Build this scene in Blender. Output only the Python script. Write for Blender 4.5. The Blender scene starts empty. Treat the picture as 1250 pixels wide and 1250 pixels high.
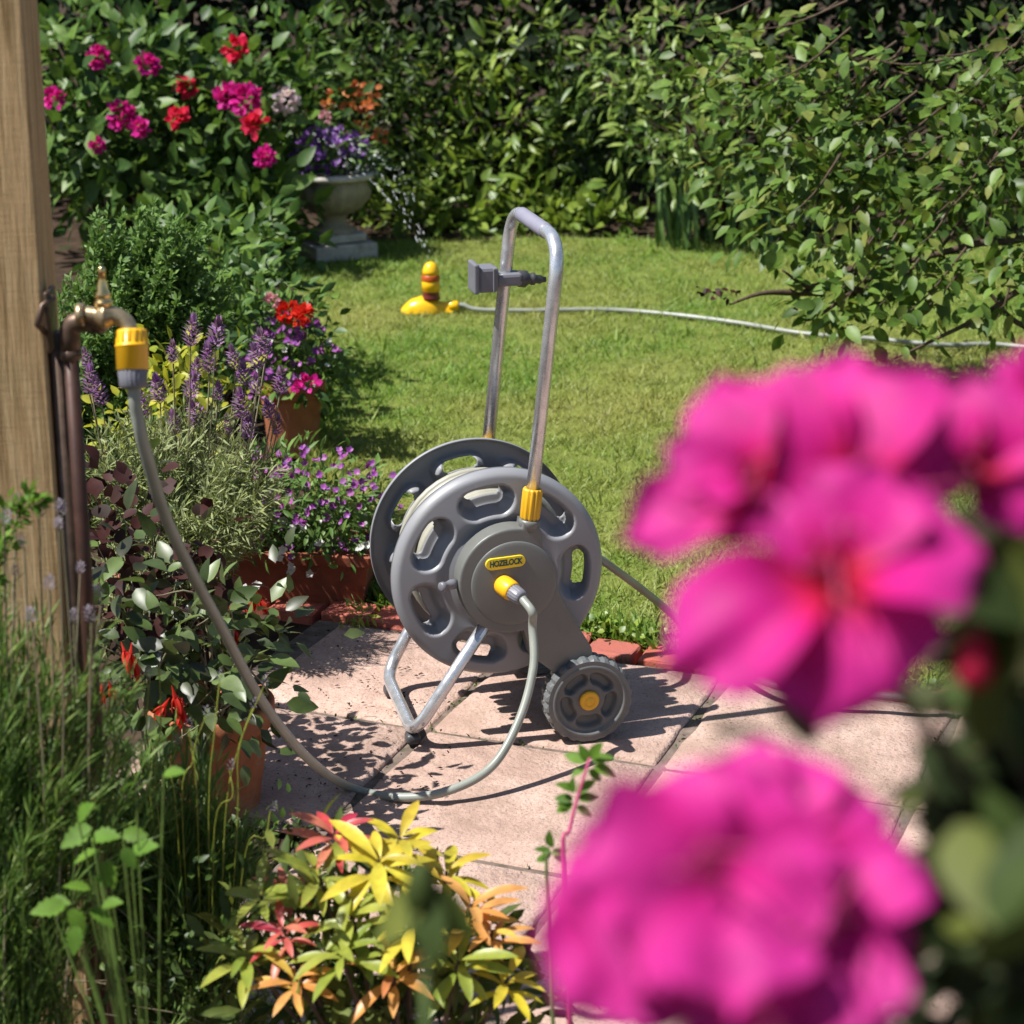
import bpy, bmesh, math, random
import numpy as np
from mathutils import Vector, Matrix

rng = np.random.default_rng(7)
random.seed(7)
SC = bpy.context.scene
COL = SC.collection
R = math.radians

# ------------------------------------------------------------------ camera, sky, sun, exposure
CAM_H, PITCH, FPX = 1.68, R(18.2), 2700.0          # focal length in pixels of a 1250 px wide frame
cam = bpy.data.cameras.new('camera')
cam.sensor_width = cam.sensor_height = 36.0
cam.sensor_fit = 'HORIZONTAL'
cam.lens = 36.0 * FPX / 1250.0
cam.clip_start, cam.clip_end = 0.05, 200.0
cam.dof.use_dof = True
cam.dof.focus_distance = 4.0
cam.dof.aperture_fstop = 7.0
cam_o = bpy.data.objects.new('camera', cam)
cam_o.location = (0, 0, CAM_H)
cam_o.rotation_euler = (math.pi / 2 - PITCH, 0, 0)
COL.objects.link(cam_o)
SC.camera = cam_o

SUN_EL, SHADOW_AZ = R(57), R(18)                    # shadows fall towards +x, a little away from the camera
world = bpy.data.worlds.new('World')
SC.world = world
world.use_nodes = True
wn = world.node_tree.nodes
sky = wn.new('ShaderNodeTexSky')
sky.sky_type = 'NISHITA'
sky.sun_disc = False
sky.sun_elevation = SUN_EL
sky.sun_rotation = math.atan2(-math.cos(SHADOW_AZ), -math.sin(SHADOW_AZ)) % (2 * math.pi)
bg = wn['Background']
bg.inputs['Strength'].default_value = 0.065
world.node_tree.links.new(sky.outputs[0], bg.inputs[0])
sun = bpy.data.lights.new('sun', 'SUN')
sun.energy = 5.0
sun.angle = R(0.53)
sun.color = (1.0, 0.97, 0.92)
sun_o = bpy.data.objects.new('sun', sun)
sd = Vector((math.cos(SHADOW_AZ) * math.cos(SUN_EL), math.sin(SHADOW_AZ) * math.cos(SUN_EL), -math.sin(SUN_EL)))
sun_o.rotation_euler = sd.to_track_quat('-Z', 'Y').to_euler()
sun_o.location = (-4, -1, 8)
COL.objects.link(sun_o)
SC.view_settings.view_transform = 'Standard'
SC.view_settings.look = 'None'
SC.view_settings.gamma = 1.0
SC.view_settings.use_curve_mapping = False
SC.view_settings.exposure = 0.82
cy = SC.cycles
cy.use_denoising = True
cy.max_bounces = 6
cy.diffuse_bounces = 3
cy.glossy_bounces = 3
cy.transmission_bounces = 4
cy.transparent_max_bounces = 6
cy.caustics_reflective = cy.caustics_refractive = False

# ------------------------------------------------------------------ placing helpers
CAM = np.array([0, 0, CAM_H])
FW = np.array([0, math.cos(PITCH), -math.sin(PITCH)])
UPV = np.array([0, math.sin(PITCH), math.cos(PITCH)])
def ray(px, py):
    return FW + (px - 625) / FPX * np.array([1.0, 0, 0]) - (py - 625) / FPX * UPV
def W(px, py, depth):                               # point at a distance in front of the lens
    return CAM + ray(px, py) * depth
def G(px, py, z=0.0):                               # point on the ground (or at a height)
    r = ray(px, py)
    return CAM + r * ((z - CAM_H) / r[2])

# ------------------------------------------------------------------ object helpers
def tag(o, label=None, cat=None, group=None, kind=None):
    if label: o['label'] = label
    if cat: o['category'] = cat
    if group: o['group'] = group
    if kind: o['kind'] = kind
    return o
def mkmesh(name, V, F, mat, smooth=True, rnd=None, tt=None, f2=None):
    me = bpy.data.meshes.new(name)
    V = np.asarray(V, dtype=np.float32)
    if isinstance(F, np.ndarray):
        k = F.shape[1]
        me.vertices.add(len(V)); me.vertices.foreach_set('co', V.ravel())
        me.loops.add(F.size); me.loops.foreach_set('vertex_index', F.astype(np.int32).ravel())
        me.polygons.add(len(F)); me.polygons.foreach_set('loop_start', np.arange(0, F.size, k, dtype=np.int32))
        try: me.polygons.foreach_set('loop_total', np.full(len(F), k, dtype=np.int32))
        except Exception: pass
        me.update(calc_edges=True); me.validate()
    else:
        me.from_pydata([tuple(map(float, v)) for v in V], [], [tuple(int(i) for i in f) for f in F])
        me.update()
    if smooth and len(me.polygons):
        me.polygons.foreach_set('use_smooth', np.ones(len(me.polygons), dtype=bool))
        if smooth == 'angle': me.set_sharp_from_angle(angle=R(38))
    for nm, arr in (('rnd', rnd), ('tt', tt)):
        if arr is not None:
            a = me.attributes.new(nm, 'FLOAT', 'POINT')
            a.data.foreach_set('value', np.asarray(arr, dtype=np.float32))
    if mat: me.materials.append(mat)
    return me
def link(name, me, parent=None, loc=(0, 0, 0), mat4=None, label=None):
    o = bpy.data.objects.new(name, me)
    COL.objects.link(o)
    if parent is not None: o.parent = parent
    if mat4 is not None: o.matrix_basis = mat4
    else: o.location = loc
    if label: o['label'] = label
    return o
def thing(name, label, cat, loc=(0, 0, 0), rz=0.0, group=None):
    o = bpy.data.objects.new(name, None)
    o.empty_display_size = 0.05
    COL.objects.link(o)
    o.location = loc; o.rotation_euler = (0, 0, rz)
    return tag(o, label, cat, group)
def part(name, VF, mat, parent=None, base=(0, 0, 0), smooth=True, rnd=None, tt=None, label=None, kind=None):
    V = np.asarray(VF[0], dtype=float) - np.asarray(base, dtype=float)
    o = link(name, mkmesh(name, V, VF[1], mat, smooth, rnd, tt), parent, label=label)
    if kind: o['kind'] = kind
    return o
def join(*vfs):
    Vs, Fs, n = [], [], 0
    for V, F in vfs:
        V = np.asarray(V, dtype=float)
        Vs.append(V); Fs += [tuple(int(i) + n for i in f) for f in F]; n += len(V)
    return np.concatenate(Vs), Fs
def catmull(P, n=8):
    P = [np.asarray(p, dtype=float) for p in P]
    Q = [2 * P[0] - P[1]] + P + [2 * P[-1] - P[-2]]
    out = []
    for i in range(1, len(Q) - 2):
        a, b, c, d = Q[i - 1], Q[i], Q[i + 1], Q[i + 2]
        for k in range(n):
            t = k / n
            out.append(.5 * (2 * b + (c - a) * t + (2 * a - 5 * b + 4 * c - d) * t * t + (3 * b - a - 3 * c + d) * t ** 3))
    out.append(P[-1])
    return np.array(out)
def fillet(P, r, n=8):                              # polyline with rounded corners
    P = [np.asarray(p, dtype=float) for p in P]
    out = [P[0]]
    for i in range(1, len(P) - 1):
        a, b, c = P[i - 1], P[i], P[i + 1]
        u = (a - b) / np.linalg.norm(a - b); v = (c - b) / np.linalg.norm(c - b)
        s, e = b + u * r, b + v * r
        for k in range(n + 1):
            t = k / n
            out.append((1 - t) ** 2 * s + 2 * t * (1 - t) * b + t * t * e)
    out.append(P[-1])
    return np.array(out)
def tube(P, rad, sides=10, cap=True):
    P = np.asarray(P, dtype=float); n = len(P)
    rad = np.full(n, rad) if np.isscalar(rad) else np.interp(np.linspace(0, 1, n), np.linspace(0, 1, len(rad)), rad)
    T = np.gradient(P, axis=0); T /= np.linalg.norm(T, axis=1)[:, None] + 1e-12
    u = np.cross(T[0], [0, 0, 1.0])
    if np.linalg.norm(u) < .1: u = np.cross(T[0], [1.0, 0, 0])
    u /= np.linalg.norm(u)
    V, F = [], []
    ang = np.arange(sides) * 2 * math.pi / sides
    for i in range(n):
        u = u - T[i] * np.dot(u, T[i]); u /= np.linalg.norm(u)
        w = np.cross(T[i], u)
        V.append(P[i] + rad[i] * (np.cos(ang)[:, None] * u + np.sin(ang)[:, None] * w))
    V = np.concatenate(V)
    for i in range(n - 1):
        for k in range(sides):
            k2 = (k + 1) % sides
            F.append((i * sides + k, i * sides + k2, (i + 1) * sides + k2, (i + 1) * sides + k))
    if cap:
        F.append(tuple(range(sides))[::-1]); F.append(tuple((n - 1) * sides + k for k in range(sides)))
    return V, F
def frame(axis, up=(0, 0, 1)):
    z = np.asarray(axis, float); z /= np.linalg.norm(z)
    x = np.cross(up, z)
    if np.linalg.norm(x) < 1e-3: x = np.cross((0, 1, 0), z)
    x /= np.linalg.norm(x)
    return np.array([x, np.cross(z, x), z])
def lathe(prof, seg=32, org=(0, 0, 0), axis=(0, 0, 1), ribs=0, ribd=0.0, ribmin=0.0):
    M = frame(axis)
    V, F = [], []
    for r, z in prof:
        for k in range(seg):
            a = 2 * math.pi * k / seg
            rr = r
            if ribs and r > ribmin: rr = r - ribd * (0.5 + 0.5 * math.cos(a * ribs)) ** 3
            V.append(rr * math.cos(a) * M[0] + rr * math.sin(a) * M[1] + z * M[2] + np.asarray(org))
    n = len(prof)
    for i in range(n - 1):
        for k in range(seg):
            k2 = (k + 1) % seg
            F.append((i * seg + k, i * seg + k2, (i + 1) * seg + k2, (i + 1) * seg + k))
    F.append(tuple(range(seg))[::-1]); F.append(tuple((n - 1) * seg + k for k in range(seg)))
    return np.array(V), F
def bevbox(size, bev=.004, seg=2, jit=0.0, cuts=0):
    bm = bmesh.new()
    bmesh.ops.create_cube(bm, size=1.0)
    for v in bm.verts: v.co = Vector((v.co.x * size[0], v.co.y * size[1], v.co.z * size[2]))
    if cuts: bmesh.ops.subdivide_edges(bm, edges=bm.edges[:], cuts=cuts, use_grid_fill=True)
    sharp = [e for e in bm.edges if len(e.link_faces) == 2 and e.calc_face_angle() > .5]
    if bev: bmesh.ops.bevel(bm, geom=sharp, offset=bev, segments=seg, affect='EDGES', profile=.5)
    if jit:
        for v in bm.verts: v.co += Vector((random.uniform(-jit, jit), random.uniform(-jit, jit), random.uniform(-jit, jit)))
    bm.verts.index_update()
    V = np.array([v.co[:] for v in bm.verts]); F = [tuple(v.index for v in f.verts) for f in bm.faces]
    bm.free()
    return V, F
def xf(VF, M=None, loc=(0, 0, 0)):
    V = np.asarray(VF[0], float)
    if M is not None: V = V @ np.asarray(M)
    return V + np.asarray(loc), VF[1]
def rotz(a):
    return np.array([[math.cos(a), math.sin(a), 0], [-math.sin(a), math.cos(a), 0], [0, 0, 1.0]])

# ------------------------------------------------------------------ materials
def newmat(name):
    m = bpy.data.materials.new(name); m.use_nodes = True
    nt = m.node_tree
    return m, nt, nt.nodes['Principled BSDF'], nt.nodes['Material Output']
def ramp(nt, cols, fac, interp='LINEAR'):
    r = nt.nodes.new('ShaderNodeValToRGB')
    r.color_ramp.interpolation = interp
    e = r.color_ramp.elements
    while len(e) < len(cols): e.new(0.5)
    for i, c in enumerate(cols):
        if len(c) == 2: p, c = c
        else: p = i / max(1, len(cols) - 1)
        e[i].position = p; e[i].color = (c[0], c[1], c[2], 1)
    nt.links.new(fac, r.inputs[0])
    return r.outputs[0]
def noise(nt, scale, detail=4, rough=.55, vec=None, mapping=None, dist=0.0):
    n = nt.nodes.new('ShaderNodeTexNoise')
    n.inputs['Scale'].default_value = scale; n.inputs['Detail'].default_value = detail
    n.inputs['Roughness'].default_value = rough; n.inputs['Distortion'].default_value = dist
    tc = nt.nodes.new('ShaderNodeTexCoord')
    src = tc.outputs['Object'] if vec is None else vec
    if mapping:
        mp = nt.nodes.new('ShaderNodeMapping'); mp.inputs['Scale'].default_value = mapping
        nt.links.new(src, mp.inputs[0]); src = mp.outputs[0]
    nt.links.new(src, n.inputs['Vector'])
    return n.outputs['Fac']
def geo_pos(nt):
    return nt.nodes.new('ShaderNodeNewGeometry').outputs['Position']
def mixc(nt, fac, a, b, mode='MIX'):
    m = nt.nodes.new('ShaderNodeMix'); m.data_type = 'RGBA'; m.blend_type = mode
    for sock, v in ((m.inputs[0], fac), (m.inputs[6], a), (m.inputs[7], b)):
        if isinstance(v, (int, float)): sock.default_value = v
        elif isinstance(v, tuple): sock.default_value = (*v, 1) if len(v) == 3 else v
        else: nt.links.new(v, sock)
    return m.outputs[2]
def bump(nt, h, strength=.3, dist=.005, into=None):
    b = nt.nodes.new('ShaderNodeBump'); b.inputs['Strength'].default_value = strength; b.inputs['Distance'].default_value = dist
    nt.links.new(h, b.inputs['Height'])
    if into is not None: nt.links.new(b.outputs[0], into.inputs['Normal'])
    return b.outputs[0]
def plain(name, col, rough=.5, metal=0.0, var=.12, nscale=30, bmp=0.0, bscale=200, spec=.5, dirt=None):
    m, nt, p, o = newmat(name)
    f = noise(nt, nscale, 5)
    c = ramp(nt, [(.25, tuple(x * (1 - var) for x in col)), (.75, tuple(min(1, x * (1 + var)) for x in col))], f)
    if dirt:
        d = ramp(nt, [(.52, (0, 0, 0)), (.7, (1, 1, 1))], noise(nt, nscale * .4, 7, .7))
        c = mixc(nt, d, c, dirt)
    nt.links.new(c, p.inputs['Base Color'])
    rr = ramp(nt, [(.3, (rough * .8,) * 3), (.7, (min(1, rough * 1.2),) * 3)], noise(nt, nscale * 1.7, 4))
    nt.links.new(rr, p.inputs['Roughness'])
    p.inputs['Metallic'].default_value = metal
    p.inputs['Specular IOR Level'].default_value = spec
    if bmp: bump(nt, noise(nt, bscale, 4), bmp, .002, p)
    return m
def leafmat(name, cols, rough=.42, tr=.32, spec=.45, patch=None, tcol=1.25):
    m, nt, p, o = newmat(name)
    at = nt.nodes.new('ShaderNodeAttribute'); at.attribute_name = 'rnd'
    oi = nt.nodes.new('ShaderNodeObjectInfo')
    ad = nt.nodes.new('ShaderNodeMath'); ad.operation = 'ADD'
    nt.links.new(at.outputs['Fac'], ad.inputs[0]); nt.links.new(oi.outputs['Random'], ad.inputs[1])
    fr = nt.nodes.new('ShaderNodeMath'); fr.operation = 'FRACT'
    nt.links.new(ad.outputs[0], fr.inputs[0])
    c = ramp(nt, cols, fr.outputs[0])
    if patch:
        f = ramp(nt, [(.4, (0, 0, 0)), (.66, (1, 1, 1))], noise(nt, patch[1], 3, .5, vec=geo_pos(nt)))
        c = mixc(nt, f, c, patch[0])
    v = ramp(nt, [(.3, (.72, .72, .72)), (.7, (1.15, 1.15, 1.1))], noise(nt, 45, 3, .5, vec=geo_pos(nt)))
    c = mixc(nt, 1.0, c, v, 'MULTIPLY')
    nt.links.new(c, p.inputs['Base Color'])
    p.inputs['Roughness'].default_value = rough
    p.inputs['Specular IOR Level'].default_value = spec
    t = nt.nodes.new('ShaderNodeBsdfTranslucent')
    tc = mixc(nt, 1.0, c, (tcol, tcol, tcol * .7), 'MULTIPLY')
    nt.links.new(tc, t.inputs[0])
    mx = nt.nodes.new('ShaderNodeMixShader'); mx.inputs[0].default_value = tr
    nt.links.new(p.outputs[0], mx.inputs[1]); nt.links.new(t.outputs[0], mx.inputs[2])
    nt.links.new(mx.outputs[0], o.inputs[0])
    return m
M = {}
M['soil'] = plain('soil', (.045, .030, .020), .95, var=.5, nscale=18, bmp=.9, bscale=60, spec=.1)
# pink riven concrete paving
m, nt, p, o = newmat('paving')
gp = geo_pos(nt)
oi = nt.nodes.new('ShaderNodeObjectInfo')
c0 = ramp(nt, [(.3, (.31, .210, .175)), (.5, (.42, .298, .250)), (.72, (.53, .395, .340))], noise(nt, 7, 6, .62, vec=gp))
c1 = mixc(nt, ramp(nt, [(.56, (0, 0, 0)), (.66, (1, 1, 1))], noise(nt, 160, 3, .6, vec=gp)), c0, (.27, .18, .14))
c2 = mixc(nt, ramp(nt, [(.52, (0, 0, 0)), (.74, (.75, .75, .75))], noise(nt, 6, 7, .72, vec=gp, dist=.8)), c1, (.24, .17, .13))
c3 = mixc(nt, 1.0, c2, ramp(nt, [(.88, .86, .84), (1.06, 1.03, 1.0)], oi.outputs['Random']), 'MULTIPLY')
nt.links.new(c3, p.inputs['Base Color']); p.inputs['Roughness'].default_value = .85; p.inputs['Specular IOR Level'].default_value = .25
b1 = bump(nt, noise(nt, 26, 6, .65, vec=gp), .8, .014)
bb = nt.nodes.new('ShaderNodeBump'); bb.inputs['Strength'].default_value = .5; bb.inputs['Distance'].default_value = .003
nt.links.new(noise(nt, 170, 3, .6, vec=gp), bb.inputs['Height']); nt.links.new(b1, bb.inputs['Normal']); nt.links.new(bb.outputs[0], p.inputs['Normal'])
M['paving'] = m
M['joint'] = plain('joint_sand', (.15, .115, .095), .95, var=.4, nscale=40, bmp=.8, bscale=150, spec=.1, dirt=(.05, .06, .025))
# brick
m, nt, p, o = newmat('brick')
oi = nt.nodes.new('ShaderNodeObjectInfo'); gp = geo_pos(nt)
c0 = ramp(nt, [(.36, .085, .055), (.42, .11, .07), (.30, .085, .065)], oi.outputs['Random'])
c1 = mixc(nt, ramp(nt, [(.5, (0, 0, 0)), (.7, (.8, .8, .8))], noise(nt, 30, 6, .7, vec=gp)), c0, (.20, .085, .06))
c2 = mixc(nt, ramp(nt, [(.62, (0, 0, 0)), (.72, (.7, .7, .7))], noise(nt, 22, 5, .7, vec=gp)), c1, (.08, .07, .035))
nt.links.new(c2, p.inputs['Base Color']); p.inputs['Roughness'].default_value = .85
bump(nt, noise(nt, 90, 5, .65, vec=gp), .6, .004, p)
M['brick'] = m
# sawn softwood post
m, nt, p, o = newmat('timber')
c0 = ramp(nt, [(.28, (.20, .12, .05)), (.45, (.40, .265, .13)), (.62, (.48, .335, .175)), (.78, (.56, .41, .24))], noise(nt, 9, 6, .6, mapping=(9, 9, .55), dist=.4))
c1 = mixc(nt, ramp(nt, [(.55, (0, 0, 0)), (.8, (.7, .7, .7))], noise(nt, 4, 5, .6, mapping=(1, 1, .6))), c0, (.16, .15, .06))
c2 = mixc(nt, ramp(nt, [(.45, (0, 0, 0)), (.75, (.14, .14, .14))], noise(nt, 60, 2, .5, mapping=(.6, .6, 5))), c1, (.12, .075, .035))
kn = ramp(nt, [(.70, (0, 0, 0)), (.78, (.8, .8, .8))], noise(nt, 5.5, 2, .4, mapping=(1, 1, .8)))
c3 = mixc(nt, kn, c2, (.24, .10, .05))
cr = ramp(nt, [(.30, (.85, .85, .85)), (.345, (0, 0, 0))], noise(nt, 6, 3, .5, mapping=(7, 7, .22), dist=.3))
c3 = mixc(nt, cr, c3, (.09, .055, .03))
nt.links.new(c3, p.inputs['Base Color']); p.inputs['Roughness'].default_value = .8; p.inputs['Specular IOR Level'].default_value = .2
h1 = bump(nt, noise(nt, 30, 5, .6, mapping=(8, 8, .4)), .5, .004)
bb = nt.nodes.new('ShaderNodeBump'); bb.inputs['Strength'].default_value = .15; bb.inputs['Distance'].default_value = .002
nt.links.new(noise(nt, 55, 2, .5, mapping=(.5, .5, 5)), bb.inputs['Height']); nt.links.new(h1, bb.inputs['Normal']); nt.links.new(bb.outputs[0], p.inputs['Normal'])
M['timber'] = m
M['disc'] = plain('grey_plastic', (.225, .229, .245), .42, var=.06, nscale=6, bmp=.06, bscale=420, spec=.45, dirt=(.25, .245, .245))
M['panel'] = plain('warm_grey_plastic', (.132, .134, .126), .40, var=.05, nscale=6, bmp=.08, bscale=420, dirt=(.10, .10, .09))
M['wheel'] = plain('wheel_plastic', (.105, .113, .115), .48, var=.08, nscale=10, bmp=.1, bscale=300, dirt=(.19, .165, .135))
M['darkplastic'] = plain('dark_plastic', (.05, .05, .055), .45, var=.1)
M['clipgrey'] = plain('clip_grey', (.15, .15, .17), .42, var=.08)
M['yellow'] = plain('yellow_plastic', (.76, .40, .012), .33, var=.06, nscale=12, dirt=(.66, .34, .015))
M['yellowdark'] = plain('amber_plastic', (.62, .34, .015), .38, var=.06, nscale=12)
M['sprinkler'] = plain('sprinkler_yellow', (.80, .45, .008), .3, var=.05)
M['orange'] = plain('sprinkler_orange', (.42, .075, .012), .35)
M['maroon'] = plain('sprinkler_maroon', (.14, .02, .02), .4)
M['collar'] = plain('collar_grey', (.16, .16, .185), .42, var=.06)
M['greenink'] = plain('badge_green', (.006, .06, .045), .4)
M['badge'] = plain('badge_yellow', (.84, .60, .02), .35, var=.03)
m, nt, p, o = newmat('galvanised_steel')
nt.links.new(ramp(nt, [(.3, (.50, .51, .54)), (.7, (.70, .71, .74))], noise(nt, 40, 5, .7)), p.inputs['Base Color'])
p.inputs['Metallic'].default_value = .72
nt.links.new(ramp(nt, [(.35, (.20,) * 3), (.7, (.36,) * 3)], noise(nt, 70, 4)), p.inputs['Roughness'])
bump(nt, noise(nt, 25, 3), .08, .002, p)
M['steel'] = m
M['grip'] = plain('handle_grip', (.21, .205, .26), .5, var=.06)
m, nt, p, o = newmat('hose_pvc')
nt.links.new(ramp(nt, [(.3, (.19, .205, .175)), (.7, (.265, .28, .245))], noise(nt, 14, 4)), p.inputs['Base Color'])
p.inputs['Roughness'].default_value = .38; p.inputs['Subsurface Weight'].default_value = .08; p.inputs['Subsurface Radius'].default_value = (.01, .01, .008)
M['hose'] = m
M['hosewound'] = plain('hose_wound', (.30, .29, .235), .42, var=.12)
M['hosetap'] = plain('hose_grey', (.24, .245, .22), .38, var=.15, nscale=22)
M['brass'] = plain('aged_brass', (.46, .35, .20), .36, metal=.8, var=.25, nscale=50, dirt=(.20, .145, .085))
M['brassbright'] = plain('bright_brass', (.75, .52, .22), .22, metal=1.0, var=.1)
M['bronze'] = plain('dark_bronze', (.10, .065, .045), .45, metal=.6, var=.35, nscale=60)
M['copper'] = plain('copper_pipe', (.050, .020, .013), .55, metal=.35, var=.35, nscale=30, dirt=(.05, .028, .02))
M['terracotta'] = plain('terracotta', (.33, .125, .06), .85, var=.22, nscale=22, bmp=.25, bscale=120, spec=.2, dirt=(.40, .22, .14))
M['trough'] = plain('trough_clay', (.25, .075, .04), .8, var=.25, nscale=16, bmp=.3, bscale=90, spec=.25, dirt=(.12, .045, .03))
M['stone'] = plain('cast_stone', (.46, .43, .38), .9, var=.2, nscale=20, bmp=.5, bscale=90, spec=.2, dirt=(.22, .20, .16))
M['stonedark'] = plain('weathered_stone', (.30, .26, .20), .9, var=.3, nscale=16, bmp=.6, bscale=80, spec=.2, dirt=(.10, .09, .06))
M['bark'] = plain('bark', (.075, .052, .036), .85, var=.4, nscale=60, bmp=.5, bscale=140, spec=.15)
M['stemgreen'] = plain('green_stem', (.10, .15, .04), .6, var=.2)
M['stempink'] = plain('pink_stem', (.42, .05, .14), .5, var=.15)
M['stemgrey'] = plain('dry_stem', (.20, .17, .10), .7, var=.25)
m, nt, p, o = newmat('water')
p.inputs['Base Color'].default_value = (.92, .95, .97, 1); p.inputs['Roughness'].default_value = .05
p.inputs['Transmission Weight'].default_value = .3; p.inputs['IOR'].default_value = 1.33
M['water'] = m
M['lawn'] = plain('lawn_earth', (.13, .15, .035), .95, var=.4, nscale=14, spec=.1)
M['grass'] = leafmat('grass_blades', [(.080, .175, .020), (.135, .250, .032), (.190, .305, .045), (.28, .33, .075)], .5, .35, .3, patch=((.29, .30, .08), 1.3))
M['lf_tree'] = leafmat('leaf_tree', [(.035, .072, .010), (.085, .155, .024), (.145, .230, .042), (.055, .105, .015), (.20, .22, .05)], .46, .32, .3)
M['lf_rose'] = leafmat('leaf_rose', [(.028, .068, .014), (.055, .115, .022), (.095, .170, .032), (.14, .23, .04)], .46, .28, .3)
M['lf_hedge'] = leafmat('leaf_hedge', [(.028, .055, .012), (.060, .110, .020), (.11, .175, .030)], .45, .3, .35)
M['lf_hedgeback'] = leafmat('leaf_hedge_shaded', [(.007, .014, .004), (.014, .027, .007), (.026, .045, .011)], .6, .1, .15)  # deep shade of the back hedge put into its leaf colour
M['lf_bright'] = leafmat('leaf_bright', [(.09, .165, .022), (.16, .24, .035), (.25, .33, .05), (.07, .12, .018)], .42, .35, .4)
M['lf_var'] = leafmat('leaf_variegated', [(.08, .16, .025), (.17, .26, .05), (.28, .36, .09), (.05, .10, .02)], .42, .32, .4)
M['lf_fine'] = leafmat('leaf_fine', [(.075, .150, .030), (.115, .205, .046), (.165, .265, .07)], .5, .3, .3)
M['lf_lav'] = leafmat('leaf_lavender', [(.15, .19, .075), (.22, .26, .11), (.30, .33, .17), (.23, .27, .065)], .6, .25, .2)
M['lf_lime'] = leafmat('leaf_lime', [(.34, .36, .035), (.44, .42, .045), (.26, .32, .04)], .45, .4, .3)
M['lf_strap'] = leafmat('leaf_strap', [(.050, .115, .025), (.09, .175, .04), (.16, .24, .08)], .33, .25, .5)
M['lf_dark'] = leafmat('leaf_purple', [(.030, .012, .012), (.055, .017, .015), (.022, .014, .010)], .6, .2, .2)
M['lf_fuchsia'] = leafmat('leaf_fuchsia', [(.035, .055, .018), (.09, .14, .035), (.15, .21, .07), (.03, .03, .018), (.06, .09, .026)], .40, .28, .45)
M['lf_grassy'] = leafmat('leaf_grassy', [(.055, .115, .022), (.10, .185, .034), (.16, .255, .055), (.20, .25, .08)], .5, .3, .3)
M['lf_young'] = leafmat('leaf_young', [(.085, .18, .022), (.13, .24, .03), (.065, .14, .018)], .6, .38, .2)
M['lf_yellow'] = leafmat('leaf_yellow', [(.55, .46, .03), (.62, .50, .06), (.46, .44, .04), (.58, .40, .05)], .38, .35, .4)
M['lf_orange'] = leafmat('leaf_orange', [(.58, .24, .06), (.62, .32, .10), (.55, .38, .07), (.50, .17, .07)], .38, .32, .4)
M['lf_red'] = leafmat('leaf_red', [(.50, .055, .06), (.55, .12, .09), (.58, .20, .12), (.45, .03, .07)], .38, .32, .4)
M['lf_yg'] = leafmat('leaf_yellowgreen', [(.22, .28, .04), (.34, .36, .06), (.15, .22, .03)], .38, .35, .4)
M['lf_rhodo'] = leafmat('leaf_rhododendron', [(.030, .052, .014), (.065, .10, .022), (.16, .18, .035), (.04, .065, .016)], .6, .25, .2)
M['lf_rhodark'] = leafmat('leaf_rhododendron_shaded', [(.022, .036, .012), (.038, .055, .018), (.05, .04, .02)], .6, .12, .2)  # darker copy of the leaf colour, painting the shade inside the bush
def petalmat(name, cols, rough=.55, tr=.38, basecol=None, tcol=1.1):
    m = leafmat(name, cols, rough, tr, .25, tcol=tcol)
    return m
M['pt_magenta'] = petalmat('petal_magenta', [(.56, .012, .25), (.68, .02, .32), (.60, .03, .30)])
M['pt_red'] = petalmat('petal_red', [(.62, .012, .05), (.70, .03, .10)])
M['pt_scarlet'] = petalmat('petal_scarlet', [(.62, .02, .015), (.72, .05, .03)])
M['pt_blush'] = petalmat('petal_blush', [(.62, .48, .58), (.75, .64, .70)])
M['pt_pink'] = petalmat('petal_pink', [(.66, .28, .38), (.74, .44, .50)])
M['pt_orange'] = petalmat('petal_orange', [(.66, .20, .07), (.70, .32, .14), (.60, .12, .05)])
M['pt_purple'] = petalmat('petal_purple', [(.22, .04, .32), (.33, .07, .42), (.40, .10, .44), (.27, .12, .42)])
M['pt_lav'] = petalmat('petal_lavender', [(.24, .08, .34), (.34, .15, .42), (.19, .14, .14), (.42, .24, .50), (.26, .20, .18)])
M['pt_lob'] = petalmat('petal_lobelia', [(.26, .04, .30), (.36, .09, .40), (.50, .24, .50), (.20, .05, .34), (.42, .06, .34)])
M['pt_violet'] = petalmat('petal_violet', [(.16, .045, .32), (.26, .09, .44), (.42, .26, .56)])
M['pt_white'] = petalmat('petal_white', [(.76, .74, .72), (.82, .82, .82)])
M['pt_yellow'] = petalmat('petal_yellow', [(.72, .50, .03), (.78, .58, .06)])
M['bud_grey'] = petalmat('bud_grey', [(.20, .17, .24), (.30, .26, .33), (.16, .15, .14)])
# foreground petals: red throat running out to magenta
m, nt, p, o = newmat('petal_azalea')
at = nt.nodes.new('ShaderNodeAttribute'); at.attribute_name = 'tt'
c = ramp(nt, [(0.0, (.40, .004, .015)), (.18, (.52, .008, .06)), (.38, (.54, .008, .21)), (1.0, (.61, .034, .31))], at.outputs['Fac'])
c = mixc(nt, 1.0, c, ramp(nt, [(.35, (.80, .8, .8)), (.7, (1.15, 1.1, 1.1))], noise(nt, 55, 3, .5, vec=geo_pos(nt))), 'MULTIPLY')
nt.links.new(c, p.inputs['Base Color']); p.inputs['Roughness'].default_value = .55; p.inputs['Specular IOR Level'].default_value = .2
p.inputs['Sheen Weight'].default_value = .05
t = nt.nodes.new('ShaderNodeBsdfTranslucent'); nt.links.new(c, t.inputs[0])
mx = nt.nodes.new('ShaderNodeMixShader'); mx.inputs[0].default_value = .40
nt.links.new(p.outputs[0], mx.inputs[1]); nt.links.new(t.outputs[0], mx.inputs[2]); nt.links.new(mx.outputs[0], o.inputs[0])
M['pt_azalea'] = m

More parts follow.
